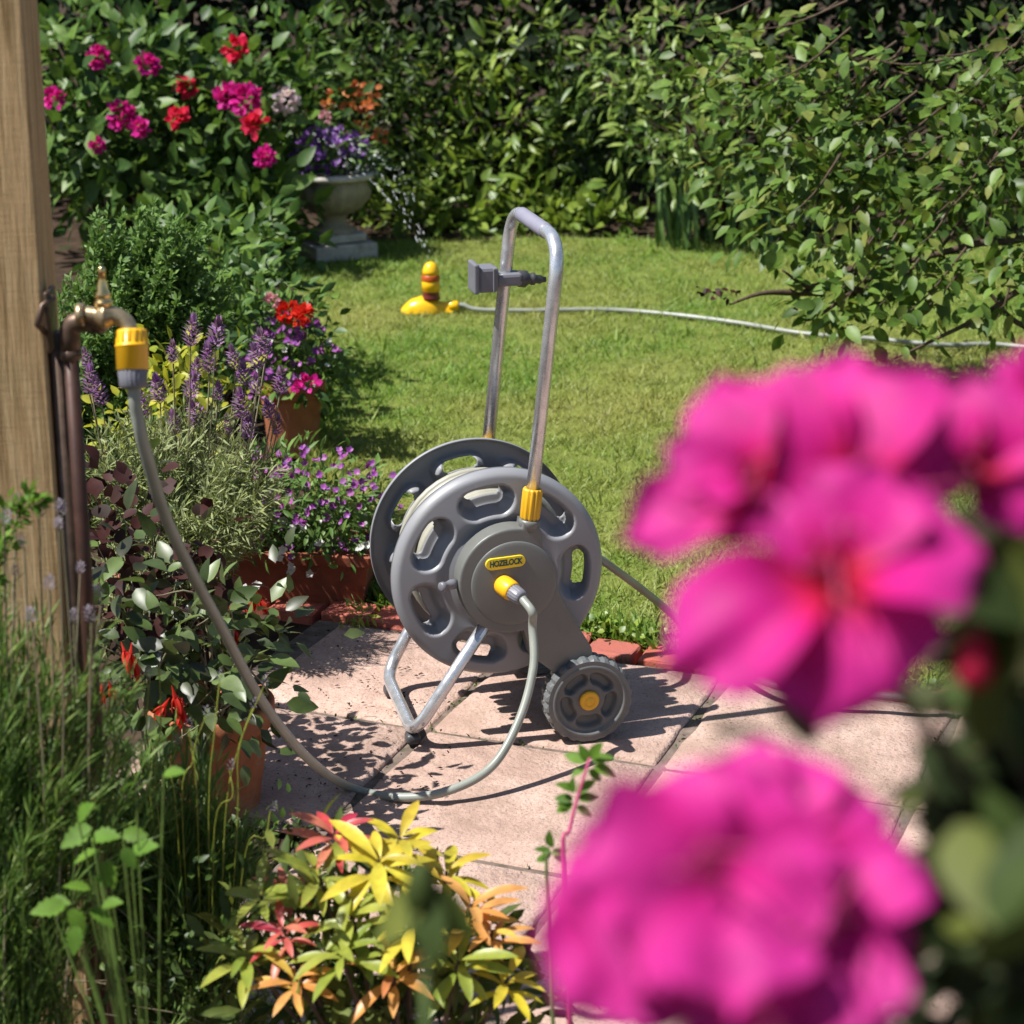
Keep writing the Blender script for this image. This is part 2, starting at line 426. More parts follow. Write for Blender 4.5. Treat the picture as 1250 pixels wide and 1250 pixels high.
# ------------------------------------------------------------------ leaf templates and scattering
def leaf_tpl(w=.5, rows=5, curve=.18, fold=.12, shape='ovate', wave=0.0, serr=0.0):
    """unit leaf along +Y, width along X, face +Z"""
    V, F = [(0, 0, 0)], []
    for i in range(1, rows + 1):
        t = i / (rows + 1)
        if shape == 'ovate': ww = w * .5 * math.sin(math.pi * t ** .75) ** .85
        elif shape == 'lance': ww = w * .5 * math.sin(math.pi * t ** .95) ** .75
        elif shape == 'round': ww = w * .5 * math.sin(math.pi * t ** .85) ** .5
        elif shape == 'obov': ww = w * .5 * math.sin(math.pi * t ** 1.35) ** .8
        else: ww = w * .5 * min(1, (1 - t) * 3) * min(1, .55 + t * 3)
        if serr: ww *= 1 + serr * (1 if i % 2 else -1)
        z = -curve * t * t
        wz = wave * math.sin(t * 9)
        V += [(-ww, t, z + fold * ww * 2 + wz), (0, t, z), (ww, t, z + fold * ww * 2 - wz)]
    V.append((0, 1, -curve))
    for i in range(rows - 1):
        a = 1 + 3 * i
        F += [(a, a + 1, a + 4), (a, a + 4, a + 3), (a + 1, a + 2, a + 5), (a + 1, a + 5, a + 4)]
    F += [(0, 2, 1), (0, 3, 2)]
    e = 1 + 3 * (rows - 1); tip = len(V) - 1
    F += [(e, e + 1, tip), (e + 1, e + 2, tip)]
    return np.array(V, float), np.array([f[::-1] for f in F])
TPL = {
    'ovate': leaf_tpl(.52, 5), 'ovate_lo': leaf_tpl(.52, 2),
    'round': leaf_tpl(.85, 5, .2, .1, 'round'), 'round_lo': leaf_tpl(.85, 2, .2, .1, 'round'),
    'lance': leaf_tpl(.27, 6, .3, .16, 'lance'), 'lance_lo': leaf_tpl(.27, 2, .3, .16, 'lance'),
    'pieris': leaf_tpl(.245, 7, .42, .22, 'obov'),
    'needle': leaf_tpl(.13, 1, .12, .1, 'lance'), 'thin': leaf_tpl(.075, 1, .15, .1, 'lance'), 'blade': leaf_tpl(.06, 3, .35, .1, 'strap'),
    'sword': leaf_tpl(.048, 8, .3, .25, 'strap'), 'strap': leaf_tpl(.085, 8, .45, .25, 'strap'), 'serr': leaf_tpl(.62, 9, .15, .12, 'ovate', 0, .16),
    'petal': leaf_tpl(.8, 2, -.25, .12, 'round'), 'small': leaf_tpl(.45, 1, .1, .1),
}
def norm(a):
    return a / (np.linalg.norm(a, axis=-1, keepdims=True) + 1e-9)
def frames(D, N):
    Y = norm(D); X = norm(np.cross(Y, N)); Z = np.cross(X, Y)
    return X, Y, Z
def scatter(tpl, P, D, N, S, rnd=None):
    V0, F0 = TPL[tpl] if isinstance(tpl, str) else tpl
    n = len(P)
    X, Y, Z = frames(D, N)
    S = np.broadcast_to(np.asarray(S, float), (n,))
    V = (V0[None, :, 0, None] * X[:, None] + V0[None, :, 1, None] * Y[:, None] + V0[None, :, 2, None] * Z[:, None]) * S[:, None, None] + P[:, None]
    F = F0[None] + (np.arange(n) * len(V0))[:, None, None]
    if rnd is None: rnd = rng.random(n)
    return V.reshape(-1, 3), F.reshape(-1, F0.shape[1]), np.repeat(rnd, len(V0))
def mat4(X, Y, Z, s, p):
    return Matrix(((X[0] * s, Y[0] * s, Z[0] * s, p[0]), (X[1] * s, Y[1] * s, Z[1] * s, p[1]), (X[2] * s, Y[2] * s, Z[2] * s, p[2]), (0, 0, 0, 1)))
MESHCACHE = {}
def shared(tpl, mat):
    k = (tpl, mat)
    if k not in MESHCACHE:
        V, F = TPL[tpl]
        MESHCACHE[k] = mkmesh(tpl + '_leaf', V, F, M[mat], True)
    return MESHCACHE[k]
def place_leaves(parent, base, tpl, mat, P, D, N, S, name='leaf'):
    X, Y, Z = frames(D, N)
    S = np.broadcast_to(np.asarray(S, float), (len(P),))
    for i in range(len(P)):
        link(name, shared(tpl, mat), parent, mat4=mat4(X[i], Y[i], Z[i], S[i], P[i] - base))
def foliage(parent, base, hi, lo, mat, P, D, N, S, n_ind=0, name='leaf', mass='foliage'):
    """the leaves nearest the lens become objects of their own, the rest one mass"""
    S = np.broadcast_to(np.asarray(S, float), (len(P),))
    order = np.argsort(np.linalg.norm(P - CAM, axis=1) - S * 2 + rng.random(len(P)) * .1)
    a, b = order[:n_ind], order[n_ind:]
    if n_ind: place_leaves(parent, base, hi, mat, P[a], D[a], N[a], S[a], name)
    if len(b):
        V, F, r = scatter(lo, P[b], D[b], N[b], S[b])
        part(mass, (V, F), M[mat], parent, base, False, rnd=r, kind='stuff')
def inball(n, lo=0.0):
    d = norm(rng.normal(size=(n, 3)))
    return d * (lo ** 3 + (1 - lo ** 3) * rng.random((n, 1))) ** (1 / 3)
def blob_leaves(blobs, size, clump=7, spread=.07, up=.25, flat=.6, shell=.45):
    """leaf positions in clumps spread through ellipsoids: (centre, radii, n)"""
    P, D, N, tips = [], [], [], []
    for c, r, n in blobs:
        c = np.asarray(c, float); r = np.asarray(r, float)
        k = max(1, n // clump)
        u = inball(k, shell)
        cc = c + u * r
        tips.append(cc)
        idx = np.repeat(np.arange(k), clump)
        off = rng.normal(size=(len(idx), 3)) * spread
        pos = cc[idx] + off
        out = norm((pos - c) / r)
        d = norm(out * .6 + norm(off) * .7 + rng.normal(size=pos.shape) * .45 + [0, 0, up * .3])
        nn = norm(np.array([-.15, -.25, 1.0]) * flat + out * .6 + rng.normal(size=pos.shape) * .42)
        P.append(pos); D.append(d); N.append(nn)
    P = np.concatenate(P); D = np.concatenate(D); N = np.concatenate(N)
    keep = P[:, 2] > .015
    S = size * rng.uniform(.65, 1.25, len(P))
    return P[keep], D[keep], N[keep], S[keep], np.concatenate(tips)
def branches(base, tips, r0=.012, n=24, fork=.35):
    vf = []
    if len(tips) > n: tips = tips[rng.choice(len(tips), n, replace=False)]
    for t in tips:
        b = np.asarray(base, float) + rng.normal(size=3) * [.02, .02, 0]
        mid = b + (t - b) * [fork, fork, .6] + rng.normal(size=3) * .03
        vf.append(tube(catmull([b, mid, t], 5), [r0, r0 * .6, r0 * .2], 5, False))
    return join(*vf)
def bush(name, label, cat, base, blobs, tpl, mat, size, n_ind=0, clump=7, spread=.07, up=.25, flat=.6, shell=.45, group=None, stem='bark', r0=.01, nb=24, kinds=None):
    base = np.asarray(base, float)
    t = thing(name, label, cat, base, group=group)
    P, D, N, S, tips = blob_leaves(blobs, size, clump, spread, up, flat, shell)
    lo = tpl + '_lo' if tpl + '_lo' in TPL else tpl
    foliage(t, base, tpl, lo, mat, P, D, N, S, n_ind)
    part('branches' if stem == 'bark' else 'stems', branches(base, tips, r0, nb), M[stem], t, base)
    return t
def bloom_mesh(key, mat, petals=46, r=1.0, size=.55, flat=.75):
    """a full double flower: petals in whorls over a dome"""
    k = ('bloom', key)
    if k not in MESHCACHE:
        u = norm(rng.normal(size=(petals, 3)) + [0, 0, .55])
        P = u * r * rng.uniform(.35, .62, (petals, 1)) * [1, 1, flat]
        D = norm(u + rng.normal(size=u.shape) * .35)
        N = norm(rng.normal(size=u.shape) * .5 + [0, 0, 1] - u * .2)
        V, F, q = scatter('petal', P, D, N, size * r * rng.uniform(.8, 1.2, petals))
        MESHCACHE[k] = mkmesh('bloom', V, F, M[mat], False, rnd=q)
    return MESHCACHE[k]
def add_blooms(t, base, spots, mat, name='flower', petals=46, size=.6):
    """spots: (world point, radius)"""
    for i, (p, r) in enumerate(spots):
        me = bloom_mesh((mat, petals, i % 3), mat, petals, 1.0, size)
        ax = norm(CAM - p + [rng.normal() * 2, 0, rng.random() * 6])
        Fm = frame(ax)
        link(name, me, t, mat4=mat4(Fm[0], Fm[1], Fm[2], r, np.asarray(p) - base))

# ================================================================== THE SETTING
def sheet(name, pts, z, mat, cuts=0):
    V = np.array([(x, y, z) for x, y in pts])
    o = part(name, (V, [tuple(range(len(V)))]), M[mat], None, smooth=False)
    return o
tag(sheet('ground', [(-40, -20), (40, -20), (40, 60), (-40, 60)], -.012, 'soil'), 'dark bare soil under the beds and hedge', 'soil', kind='structure')

# lawn: outline of the turf, its earth and its grass
lawn_px = [(478, 742), (440, 690), (404, 625), (388, 560), (384, 470), (372, 400), (352, 330), (380, 305), (470, 296), (560, 296), (640, 292), (760, 292), (900, 296), (1000, 300)]
lawn = [G(x, y)[:2] for x, y in lawn_px]
lawn += [np.array([2.6, 8.45]), np.array([3.6, 8.0]), np.array([3.6, 3.35])]
lawn += [G(1135, 845)[:2], G(960, 822)[:2], G(860, 808)[:2], G(780, 785)[:2], G(700, 770)[:2], G(600, 755)[:2]]
lawn = np.array(lawn)
lo_ = sheet('lawn', lawn, .004, 'lawn'); tag(lo_, 'mown sunlit green lawn behind the paving', 'lawn', kind='structure')
def inpoly(x, y, poly):
    ins = np.zeros(len(x), bool); j = len(poly) - 1
    for i in range(len(poly)):
        xi, yi = poly[i]; xj, yj = poly[j]
        c = ((yi > y) != (yj > y)) & (x < (xj - xi) * (y - yi) / (yj - yi + 1e-12) + xi)
        ins ^= c; j = i
    return ins
n = 420000
gx = rng.uniform(-1.1, 2.6, n); gy = 3.5 + (9.0 - 3.5) * rng.random(n) ** 1.15
# keep what can be seen and a margin beside it
ok = inpoly(gx, gy, lawn) & (np.abs(gx) < .26 * gy + .55)
gx, gy = gx[ok], gy[ok]; n = len(gx)
P = np.stack([gx, gy, np.full(n, .002)], 1)
D = norm(np.stack([rng.normal(size=n) * .8, rng.normal(size=n) * .8, np.ones(n)], 1))
N = norm(rng.normal(size=(n, 3)) * .6 + [-.4, -.5, .8])
L = rng.uniform(.012, .034, n) * (1 + .35 * np.sin(gx * 17 + 3 * np.sin(gy * 9)) * np.sin(gy * 13 + 2 * np.sin(gx * 7))) * np.where(rng.random(n) < .012, 1.9, 1.0)
bl = (np.array([[-.07, 0, 0], [.07, 0, 0], [.0, 1, -.25]]), np.array([[0, 1, 2]]))
V, F, q = scatter(bl, P, D, N, L)
tag(part('grass', (V, F), M['grass'], None, smooth=False, rnd=q), 'short green grass blades covering the lawn', 'grass', kind='stuff')
# longer ragged grass hanging over the lawn's near edge
edge = []
for i in range(len(lawn)):
    a, b = lawn[i], lawn[(i + 1) % len(lawn)]
    if max(a[1], b[1]) < 7.5 and abs(a[0]) < 1.4 and abs(b[0]) < 1.4: edge.append((a, b))
Pe = []
for a, b in edge:
    k = int(np.linalg.norm(b - a) * 2600)
    t_ = rng.random((k, 1)); Pe.append(a + (b - a) * t_ + rng.normal(size=(k, 2)) * .018)
Pe = np.concatenate(Pe); k = len(Pe)
V, F, q = scatter('needle', np.c_[Pe, np.zeros(k)], norm(np.c_[rng.normal(size=(k, 2)) * .8, np.ones(k)]), norm(rng.normal(size=(k, 3)) + [0, -1, .4]), rng.uniform(.025, .065, k))
tag(part('edge_grass', (V, F), M['grass'], None, smooth=False, rnd=q), 'longer uncut grass along the lawn edge by the bricks', 'grass', kind='stuff')

k = 900
u_ = rng.random(k); ea, eb = G(705, 772), G(1135, 848)
Pw_ = ea + (eb - ea) * u_[:, None] + np.stack([rng.normal(size=k) * .01, rng.normal(size=k) * .022 + .01, rng.uniform(.01, .04, k)], 1)
V, F, q = scatter('round_lo', Pw_, norm(rng.normal(size=(k, 3)) + [0, -.5, .3]), norm(rng.normal(size=(k, 3)) * .4 + [-.2, -.4, 1]), rng.uniform(.010, .020, k))
tag(part('edge_weeds', (V, F), M['lf_bright'], None, smooth=False, rnd=q), 'low leafy weeds where the lawn meets the bricks by the wheel', 'weeds', kind='stuff')

# paving: square riven slabs in a sand bed
patio = thing('patio', 'pink riven concrete slab paving under the hose cart', 'paving'); patio['kind'] = 'structure'
ang = R(-21); org = G(521, 897)[:2]
ux = np.array([math.cos(ang), math.sin(ang)]); uy = np.array([-math.sin(ang), math.cos(ang)])
bed = [org + ux * a + uy * b for a, b in ((.0, -1.9), (2.8, -1.9), (2.8, .455), (-.44, .455), (-.46, -.45), (-.02, -.47))]
part('sand_bed', (np.array([(*b, .0055) for b in bed]), [tuple(range(len(bed)))]), M['joint'], patio, smooth=False)
def slab(cx, cy, sx, sy, rot):
    nx = 9
    g = np.linspace(-.5, .5, nx)
    V, F = [], []
    jx = rng.normal(size=(4, nx)) * .0022
    for j in range(nx):
        for i in range(nx):
            x, y = g[i] * sx, g[j] * sy
            if j == 0: y += jx[0, i]
            if j == nx - 1: y += jx[1, i]
            if i == 0: x += jx[2, j]
            if i == nx - 1: x += jx[3, j]
            e = min(i, j, nx - 1 - i, nx - 1 - j)
            V.append((x, y, .0 if e else -.004))
    # narrow the first ring into a rounded arris
    V = np.array(V)
    for j in range(nx):
        for i in range(nx):
            k = j * nx + i
            if i in (1, nx - 2): V[k, 0] = math.copysign(sx * .5 - .007, V[k, 0])
            if j in (1, nx - 2): V[k, 1] = math.copysign(sy * .5 - .007, V[k, 1])
    V[:, 2] += .012 + rng.normal(size=len(V)) * .0006
    for j in range(nx - 1):
        for i in range(nx - 1):
            a = j * nx + i; F.append((a, a + 1, a + nx + 1, a + nx))
    rim = [i for i in range(nx)] + [j * nx + nx - 1 for j in range(1, nx)] + [(nx - 1) * nx + i for i in range(nx - 2, -1, -1)] + [j * nx for j in range(nx - 2, 0, -1)]
    low = []
    for k in rim:
        low.append(len(V) + len(low))
    V = np.concatenate([V, np.array([(V[k][0] * 1.004, V[k][1] * 1.004, -.03) for k in rim])])
    for i in range(len(rim)):
        j = (i + 1) % len(rim); F.append((rim[j], rim[i], low[i], low[j]))
    c = org + ux * cx + uy * cy
    t2 = rng.normal() * .004
    return xf((V, F), rotz(ang + rot), (c[0], c[1], rng.normal() * .0012 + t2 * 0))
PS = .452
for j in range(-4, 1):
    for i in range(-3, 6):
        cx, cy = (i + .5) * PS, (j + .5) * PS + (.004 if j else 0)
        if i < -1 or (i < 0 and j < -1) or (i < 1 and j < -3): continue
        gap = .018 if (i + j) % 2 else .023
        if i == -1 and j == 0:
            part('paving_slab', slab(cx + .03, cy, PS - gap - .05, PS - gap, rng.normal() * .008), M['paving'], patio); continue
        part('paving_slab', slab(cx, cy, PS - gap, PS - gap, rng.normal() * .006), M['paving'], patio)

# brick edging along the back of the paving
edging = thing('brick_edging', 'low row of worn red bricks between paving and lawn', 'edging', (*org, 0)); edging['kind'] = 'structure'
bx = -1.05
while bx < 2.6:
    w = rng.uniform(.098, .112)
    VF = bevbox((w, .088, .075), .006, 2, .0016, 2)
    c = org + ux * (bx + w / 2) + uy * (.455 + .055 + rng.normal() * .005)
    VF = xf(VF, rotz(ang + rng.normal() * .05) @ np.array([[1, 0, 0], [0, 1, rng.normal() * .05], [0, -rng.normal() * .05, 1]]), (c[0], c[1], -.022 + rng.normal() * .004))
    part('brick', VF, M['brick'], edging, (*org, 0), smooth=False)
    bx += w + rng.uniform(.007, .016)
k = 1500
ja = rng.uniform(-.4, 1.9, k); jb = rng.uniform(-1.3, .45, k)
sel = rng.random(k) < .5
ja = np.where(sel, ja, np.round(ja / PS) * PS + rng.normal(size=k) * .004); jb = np.where(sel, np.round(jb / PS) * PS + rng.normal(size=k) * .004, jb)
dens = np.sin(ja * 9 + 1) * np.sin(jb * 11 + ja * 5) + rng.normal(size=k) * .4
ja, jb = ja[dens > .25], jb[dens > .25]; k = len(ja)
Pm = np.c_[org + ja[:, None] * ux + jb[:, None] * uy, np.full(k, .008)]
V, F, q = scatter('small', Pm, norm(rng.normal(size=(k, 3)) * .7 + [0, 0, .7]), norm(rng.normal(size=(k, 3)) + [0, -.5, .6]), rng.uniform(.005, .013, k))
mo = part('moss', (V, F), M['lf_hedge'], patio, smooth=False, rnd=q, kind='stuff')
# crumbs of soil, petals and dead leaves lying about on the slabs
k = 260
Pd = np.array([G(rng.uniform(330, 560), rng.uniform(770, 990)) for _ in range(k)]); Pd[:, 2] = .016
V, F, q = scatter('small', Pd, norm(rng.normal(size=(k, 3)) * [1, 1, .15]), norm(rng.normal(size=(k, 3)) * .4 + [0, 0, 1]), rng.uniform(.004, .013, k))
tag(part('leaf_litter', (V, F), M['lf_dark'], None, smooth=False, rnd=q), 'dry crumbs and fallen leaf bits on the paving', 'litter', kind='stuff')

# ================================================================== HOSE CART
CA = R(14.8)
P0 = W(612, 704, 3.975)                                # middle of the near reel disc
U = np.array([math.cos(CA), math.sin(CA), 0]); VV = np.array([math.sin(CA), -math.cos(CA), 0])
ZC = P0[2]
cart = thing('hose_cart', 'grey wheeled garden hose reel cart with tall steel handle on the paving', 'hose reel', (P0[0], P0[1], .012), CA)
GZ = .012
def rp(px, py, off):                                  # pixel -> cart's own (x, z) on the plane at that offset
    r = ray(px, py); q = P0 + VV * off
    w = CAM + r * (np.dot(q - CAM, VV) / np.dot(r, VV))
    return np.dot(w - P0, U), w[2] - GZ
ZL = ZC - GZ
RD = .196
SLOTS = [R(-3 + i * 360 / 7) for i in range(7)]
def smooth01(x):
    x = np.clip(x, 0, 1); return x * x * (3 - 2 * x)
def stad(r, th, r0, hl, rad):
    """signed distance to the nearest tangential stadium, and its gradient side"""
    best = np.full(r.shape, 9.0)
    for a in SLOTS:
        d = (th - a + math.pi) % (2 * math.pi) - math.pi
        s = d * r0
        q = r - r0
        best = np.minimum(best, np.hypot(np.maximum(np.abs(s) - hl, 0), q) - rad)
    return best
def disc_mesh(sign):
    """dished flange; sign -1: its outer face looks to -y"""
    nr, na = 44, 392
    rs = np.concatenate([np.linspace(.05, .188, nr - 4), [.1915, .1940, .1955, .196]])
    ths = np.arange(na) * 2 * math.pi / na
    r, th = np.meshgrid(rs, ths, indexing='ij')
    H0, HL, HR = .1545, .0235, .0100
    for _ in range(3):                                # snap the grid to the edge of the hand holes
        sd_ = stad(r, th, H0, HL, HR)
        e = 1e-4
        gr = (stad(r + e, th, H0, HL, HR) - sd_) / e
        gt = (stad(r, th + e / r, H0, HL, HR) - sd_) / e
        near = np.abs(sd_) < .0019
        gn = np.hypot(gr, gt) + 1e-9
        r = np.where(near, r - sd_ * gr / gn, r); th = np.where(near, th - sd_ * gt / gn / r, th)
    sd_ = stad(r, th, H0, HL, HR)
    # profile: gently domed, rolled rim, pockets round the holes
    y = .012 * (r / RD) ** 2 + np.where(r > .184, ((r - .184) / .012) ** 2 * .012, 0)
    y += .004 * np.exp(-((r - .10) / .012) ** 2)
    pk = stad(r, th, .140, .0235, .0285)
    wd = np.where(r > .148, .009, .021)
    y += .034 * smooth01(-pk / wd + .12)
    front = np.stack([r * np.cos(th), y, r * np.sin(th)], -1)
    thick = np.where(r > .19, .012, .004)
    back = front.copy(); back[..., 1] += thick
    idx = np.arange(nr * na).reshape(nr, na); nb = nr * na
    F = []; from collections import Counter
    keepf = []
    for i in range(nr - 1):
        for k in range(na):
            k2 = (k + 1) % na
            q = (idx[i, k], idx[i, k2], idx[i + 1, k2], idx[i + 1, k])
            s4 = (sd_[i, k], sd_[i, k2], sd_[i + 1, k2], sd_[i + 1, k])
            if max(s4) < 2e-4: continue
            keepf.append(q)
    ed = Counter()
    for q in keepf:
        for a, b in zip(q, q[1:] + q[:1]): ed[(a, b)] += 1
    for q in keepf:
        F.append(q); F.append(tuple(v + nb for v in q[::-1]))
        for a, b in zip(q, q[1:] + q[:1]):
            if (b, a) not in ed: F.append((b, a, a + nb, b + nb))
    V = np.concatenate([front.reshape(-1, 3), back.reshape(-1, 3)])
    if sign > 0:
        V = V * [1, -1, 1]; F = [f[::-1] for f in F]
    used = sorted({v for f in F for v in f}); mp = {v: i for i, v in enumerate(used)}
    return V[used], [tuple(mp[v] for v in f) for f in F]
DW = .25                                               # distance between the discs
d1 = part('reel_disc', xf(disc_mesh(-1), loc=(0, 0, ZL)), M['disc'], cart)
d2 = part('reel_disc', xf(disc_mesh(1), loc=(0, DW, ZL)), M['disc'], cart)
part('drum', xf(lathe([(.06, .01), (.112, .012), (.112, DW - .012), (.06, DW - .01)], 48, axis=(0, 1, 0)), loc=(0, 0, ZL)), M['disc'], cart)
# hose wound on the drum, two layers
hp = []
turns = 7
for k in range(turns * 40 + 1):
    a = k / 40 * 2 * math.pi
    y = .062 + (DW - .124) * k / (turns * 40)
    rr = .127 + .004 * math.sin(a * .37) + .004 * math.sin(a * .11 + 1)
    hp.append((rr * math.cos(a), y, ZL + rr * math.sin(a)))
w1 = tube(hp, .0084, 8)
hp2 = []
for k in range(int(4.5 * 40) + 1):
    a = k / 40 * 2 * math.pi + 1.0
    y = DW - .066 - .085 * k / 200 + .003 * math.sin(a * .5)
    rr = .141 + .003 * math.sin(a * .31)
    hp2.append((rr * math.cos(a), y, ZL + rr * math.sin(a)))
part('wound_hose', join(w1, tube(hp2, .0084, 8)), M['hosewound'], cart)
# side panels (near one traced with its arm to the collar and its strut to the axle)
WX, WZ = rp(718, 847, .052)
WR = .083
WZ = WR
def panel_outline():
    c = np.array([.010, ZL + .006]); r = .099
    pts = [c + r * np.array([math.cos(a), math.sin(a)]) for a in np.linspace(R(80), R(282), 28)]
    pts += [np.array(rp(648, 800, .04)), np.array(rp(672, 818, .04)), np.array([WX - .02, WZ + .01]), np.array([WX + .022, WZ + .015])]
    pts += [np.array(rp(722, 790, .04)), np.array(rp(706, 764, .04)), np.array(rp(688, 732, .04)), np.array(rp(670, 694, .04)), np.array(rp(663, 668, .04)), np.array(rp(661, 648, .04)), np.array(rp(656, 640, .04)), np.array(rp(638, 637, .04))]
    return pts
def extrude_panel(pts, y0, y1, bev=.014):
    bm = bmesh.new()
    vs = [bm.verts.new((p[0], y0, p[1])) for p in pts]
    f = bm.faces.new(vs)
    r = bmesh.ops.extrude_face_region(bm, geom=[f])
    nv = [e for e in r['geom'] if isinstance(e, bmesh.types.BMVert)]
    for v in nv: v.co.y = y1
    bmesh.ops.recalc_face_normals(bm, faces=bm.faces[:])
    top = [e for e in bm.edges if all(abs(v.co.y - y1) < 1e-6 for v in e.verts)]
    bmesh.ops.bevel(bm, geom=top, offset=bev, segments=4, affect='EDGES', profile=.6, clamp_overlap=True)
    bm.verts.index_update()
    V = np.array([v.co[:] for v in bm.verts]); F = [tuple(v.index for v in f.verts) for f in bm.faces]
    bm.free(); return V, F
po = panel_outline()
pn = part('side_panel', extrude_panel(po, -.004, -.044, .016), M['panel'], cart, smooth='angle')
part('side_panel', extrude_panel([(p[0], p[1]) for p in po], DW + .004, DW + .040, .010), M['panel'], cart, smooth=False)
cc = np.array([.012, ZL + .002])
prof = [(.079, .0), (.0785, .0012), (.076, .0024), (.070, .0032), (.045, .0050), (.006, .0056)]
sc_ = part('hub_cover', lathe(prof, 56, (cc[0], -.0442, cc[1]), (0, -1, 0)), M['panel'], pn)
# badge with its lettering
bxc, bzc = rp(618, 688, .055)
tilt = R(3)
def stadium_plate(L, Hh, y0, y1, c, tl, n=10):
    pts = []
    for k in range(n + 1):
        a = -math.pi / 2 + math.pi * k / n; pts.append((L / 2 - Hh / 2 + Hh / 2 * math.cos(a), Hh / 2 * math.sin(a)))
    for k in range(n + 1):
        a = math.pi / 2 + math.pi * k / n; pts.append((-L / 2 + Hh / 2 + Hh / 2 * math.cos(a), Hh / 2 * math.sin(a)))
    pts = [(c[0] + x * math.cos(tl) - z * math.sin(tl), c[1] + x * math.sin(tl) + z * math.cos(tl)) for x, z in pts]
    return extrude_panel(pts, y0, y1, .0012)
bd = part('badge', stadium_plate(.073, .0215, -.046, -.0512, (bxc, bzc), tilt), M['badge'], cart, smooth=False)
tx = bpy.data.curves.new('badge_lettering', 'FONT')
tx.body = 'HOZELOCK'; tx.size = .0152; tx.extrude = .0004; tx.align_x = 'CENTER'; tx.align_y = 'CENTER'; tx.space_character = .93; tx.offset = .0005; tx.shear = .12
to = bpy.data.objects.new('tmp_text', tx); COL.objects.link(to)
bpy.context.view_layer.update()
tme = bpy.data.meshes.new_from_object(to.evaluated_get(bpy.context.evaluated_depsgraph_get()))
bpy.data.objects.remove(to)
tme.materials.clear(); tme.materials.append(M['greenink'])
xs = [v.co.x for v in tme.vertices]; kx = .060 / (max(xs) - min(xs))
for v in tme.vertices:
    x, y, z = v.co.x * kx, v.co.y, v.co.z
    v.co = Vector((bxc + x * math.cos(tilt) - y * math.sin(tilt), -.0516 - z, bzc + x * math.sin(tilt) + y * math.cos(tilt)))
link('badge_lettering', tme, bd)
# locking knob on the left of the panel
kx_, kz_ = rp(548, 713, .03)
part('lock_knob', join(lathe([(.009, 0), (.0095, .012), (.0075, .018), (.0075, .026), (.009, .028), (.009, .034), (.006, .036)], 16, (kx_ + .012, -.030, kz_), (-1, -.55, .05))), M['clipgrey'], cart)
# handle
hs = (rp(685, 300, .03)[0] - rp(650, 605, .02)[0]) / (rp(685, 300, .03)[1] - rp(650, 605, .02)[1])
hx0, hz0 = rp(650, 605, .03)
HY0, HY1 = -.028, DW + .040
ztop = .928
def hpnt(z, y): return np.array([hx0 + (z - hz0) * hs, y, z])
hpts = fillet([hpnt(hz0 - .08, HY0), hpnt(ztop, HY0), hpnt(ztop, HY1), hpnt(hz0 - .08, HY1)], .072, 12)
hd = part('handle', tube(hpts, .0122, 18), M['steel'], cart)
part('grip', tube([hpnt(ztop, HY0 + .085), hpnt(ztop, HY0 + .09), hpnt(ztop, HY1 - .075), hpnt(ztop, HY1 - .070)], .0138, 18), M['grip'], hd)
hax = hpnt(1, 0) - hpnt(0, 0)
for y in (HY0, HY1):
    part('handle_collar', lathe([(.0135, -.030), (.0165, -.030), (.0178, -.026), (.0182, 0), (.0178, .024), (.0165, .027), (.0125, .027)], 48, hpnt(hz0 - .014, y), hax, ribs=12, ribd=.003, ribmin=.0164), M['yellowdark'], cart)
    part('handle_socket', lathe([(.017, -.05), (.020, -.035), (.0185, -.030), (.013, -.029)], 24, hpnt(hz0 - .014, y), hax), M['panel'], cart)
# accessory clip on the far upright
cz = rp(600, 340, -HY1)[1]
cp = hpnt(cz, HY1)
clip = part('accessory_clip', join(
    xf(bevbox((.052, .040, .024), .006), loc=cp + [.002, -.006, 0]),
    xf(bevbox((.040, .046, .048), .007), loc=cp + [-.040, -.012, .004]),
    xf(bevbox((.010, .054, .056), .003), loc=cp + [-.0625, -.010, .007]),
    xf(bevbox((.004, .052, .044), .001), loc=cp + [-.030, -.0125, .004])), M['clipgrey'], hd, smooth=False)
part('clip_nozzle', join(lathe([(.014, 0), (.016, .004), (.016, .018), (.012, .020), (.010, .026), (.0115, .028), (.0115, .034), (.008, .036), (.008, .046), (.0055, .050), (.005, .056)], 18, cp + [.020, -.01, .0], (1, 0, -.1), ribs=9, ribd=.002, ribmin=.0155)), M['darkplastic'], clip)
# leg frame: bent tube with two feet
lx, lz = rp(590, 768, .03)
fx, fz = rp(505, 880, .01); gx_, gz_ = rp(470, 806, -.27)
fz = .030; 
lp = fillet([np.array([lx + .012, -.03, lz + .02]), np.array([fx, -.010, fz]), np.array([gx_ + .004, DW + .03, fz + .004]), np.array([lx + .01, DW + .045, lz + .02])], .050, 9)
lg = part('leg_frame', tube(lp, .0118, 16), M['steel'], cart)
for q in (np.array([fx + .004, .022, 0]), np.array([gx_ + .006, DW, 0])):
    part('foot', xf(bevbox((.026, .030, .020), .006), loc=q + [0, 0, .0105]), M['darkplastic'], lg)
part('axle', tube([(WX, -.05, WZ), (WX, DW + .05, WZ)], .008, 12), M['steel'], cart)
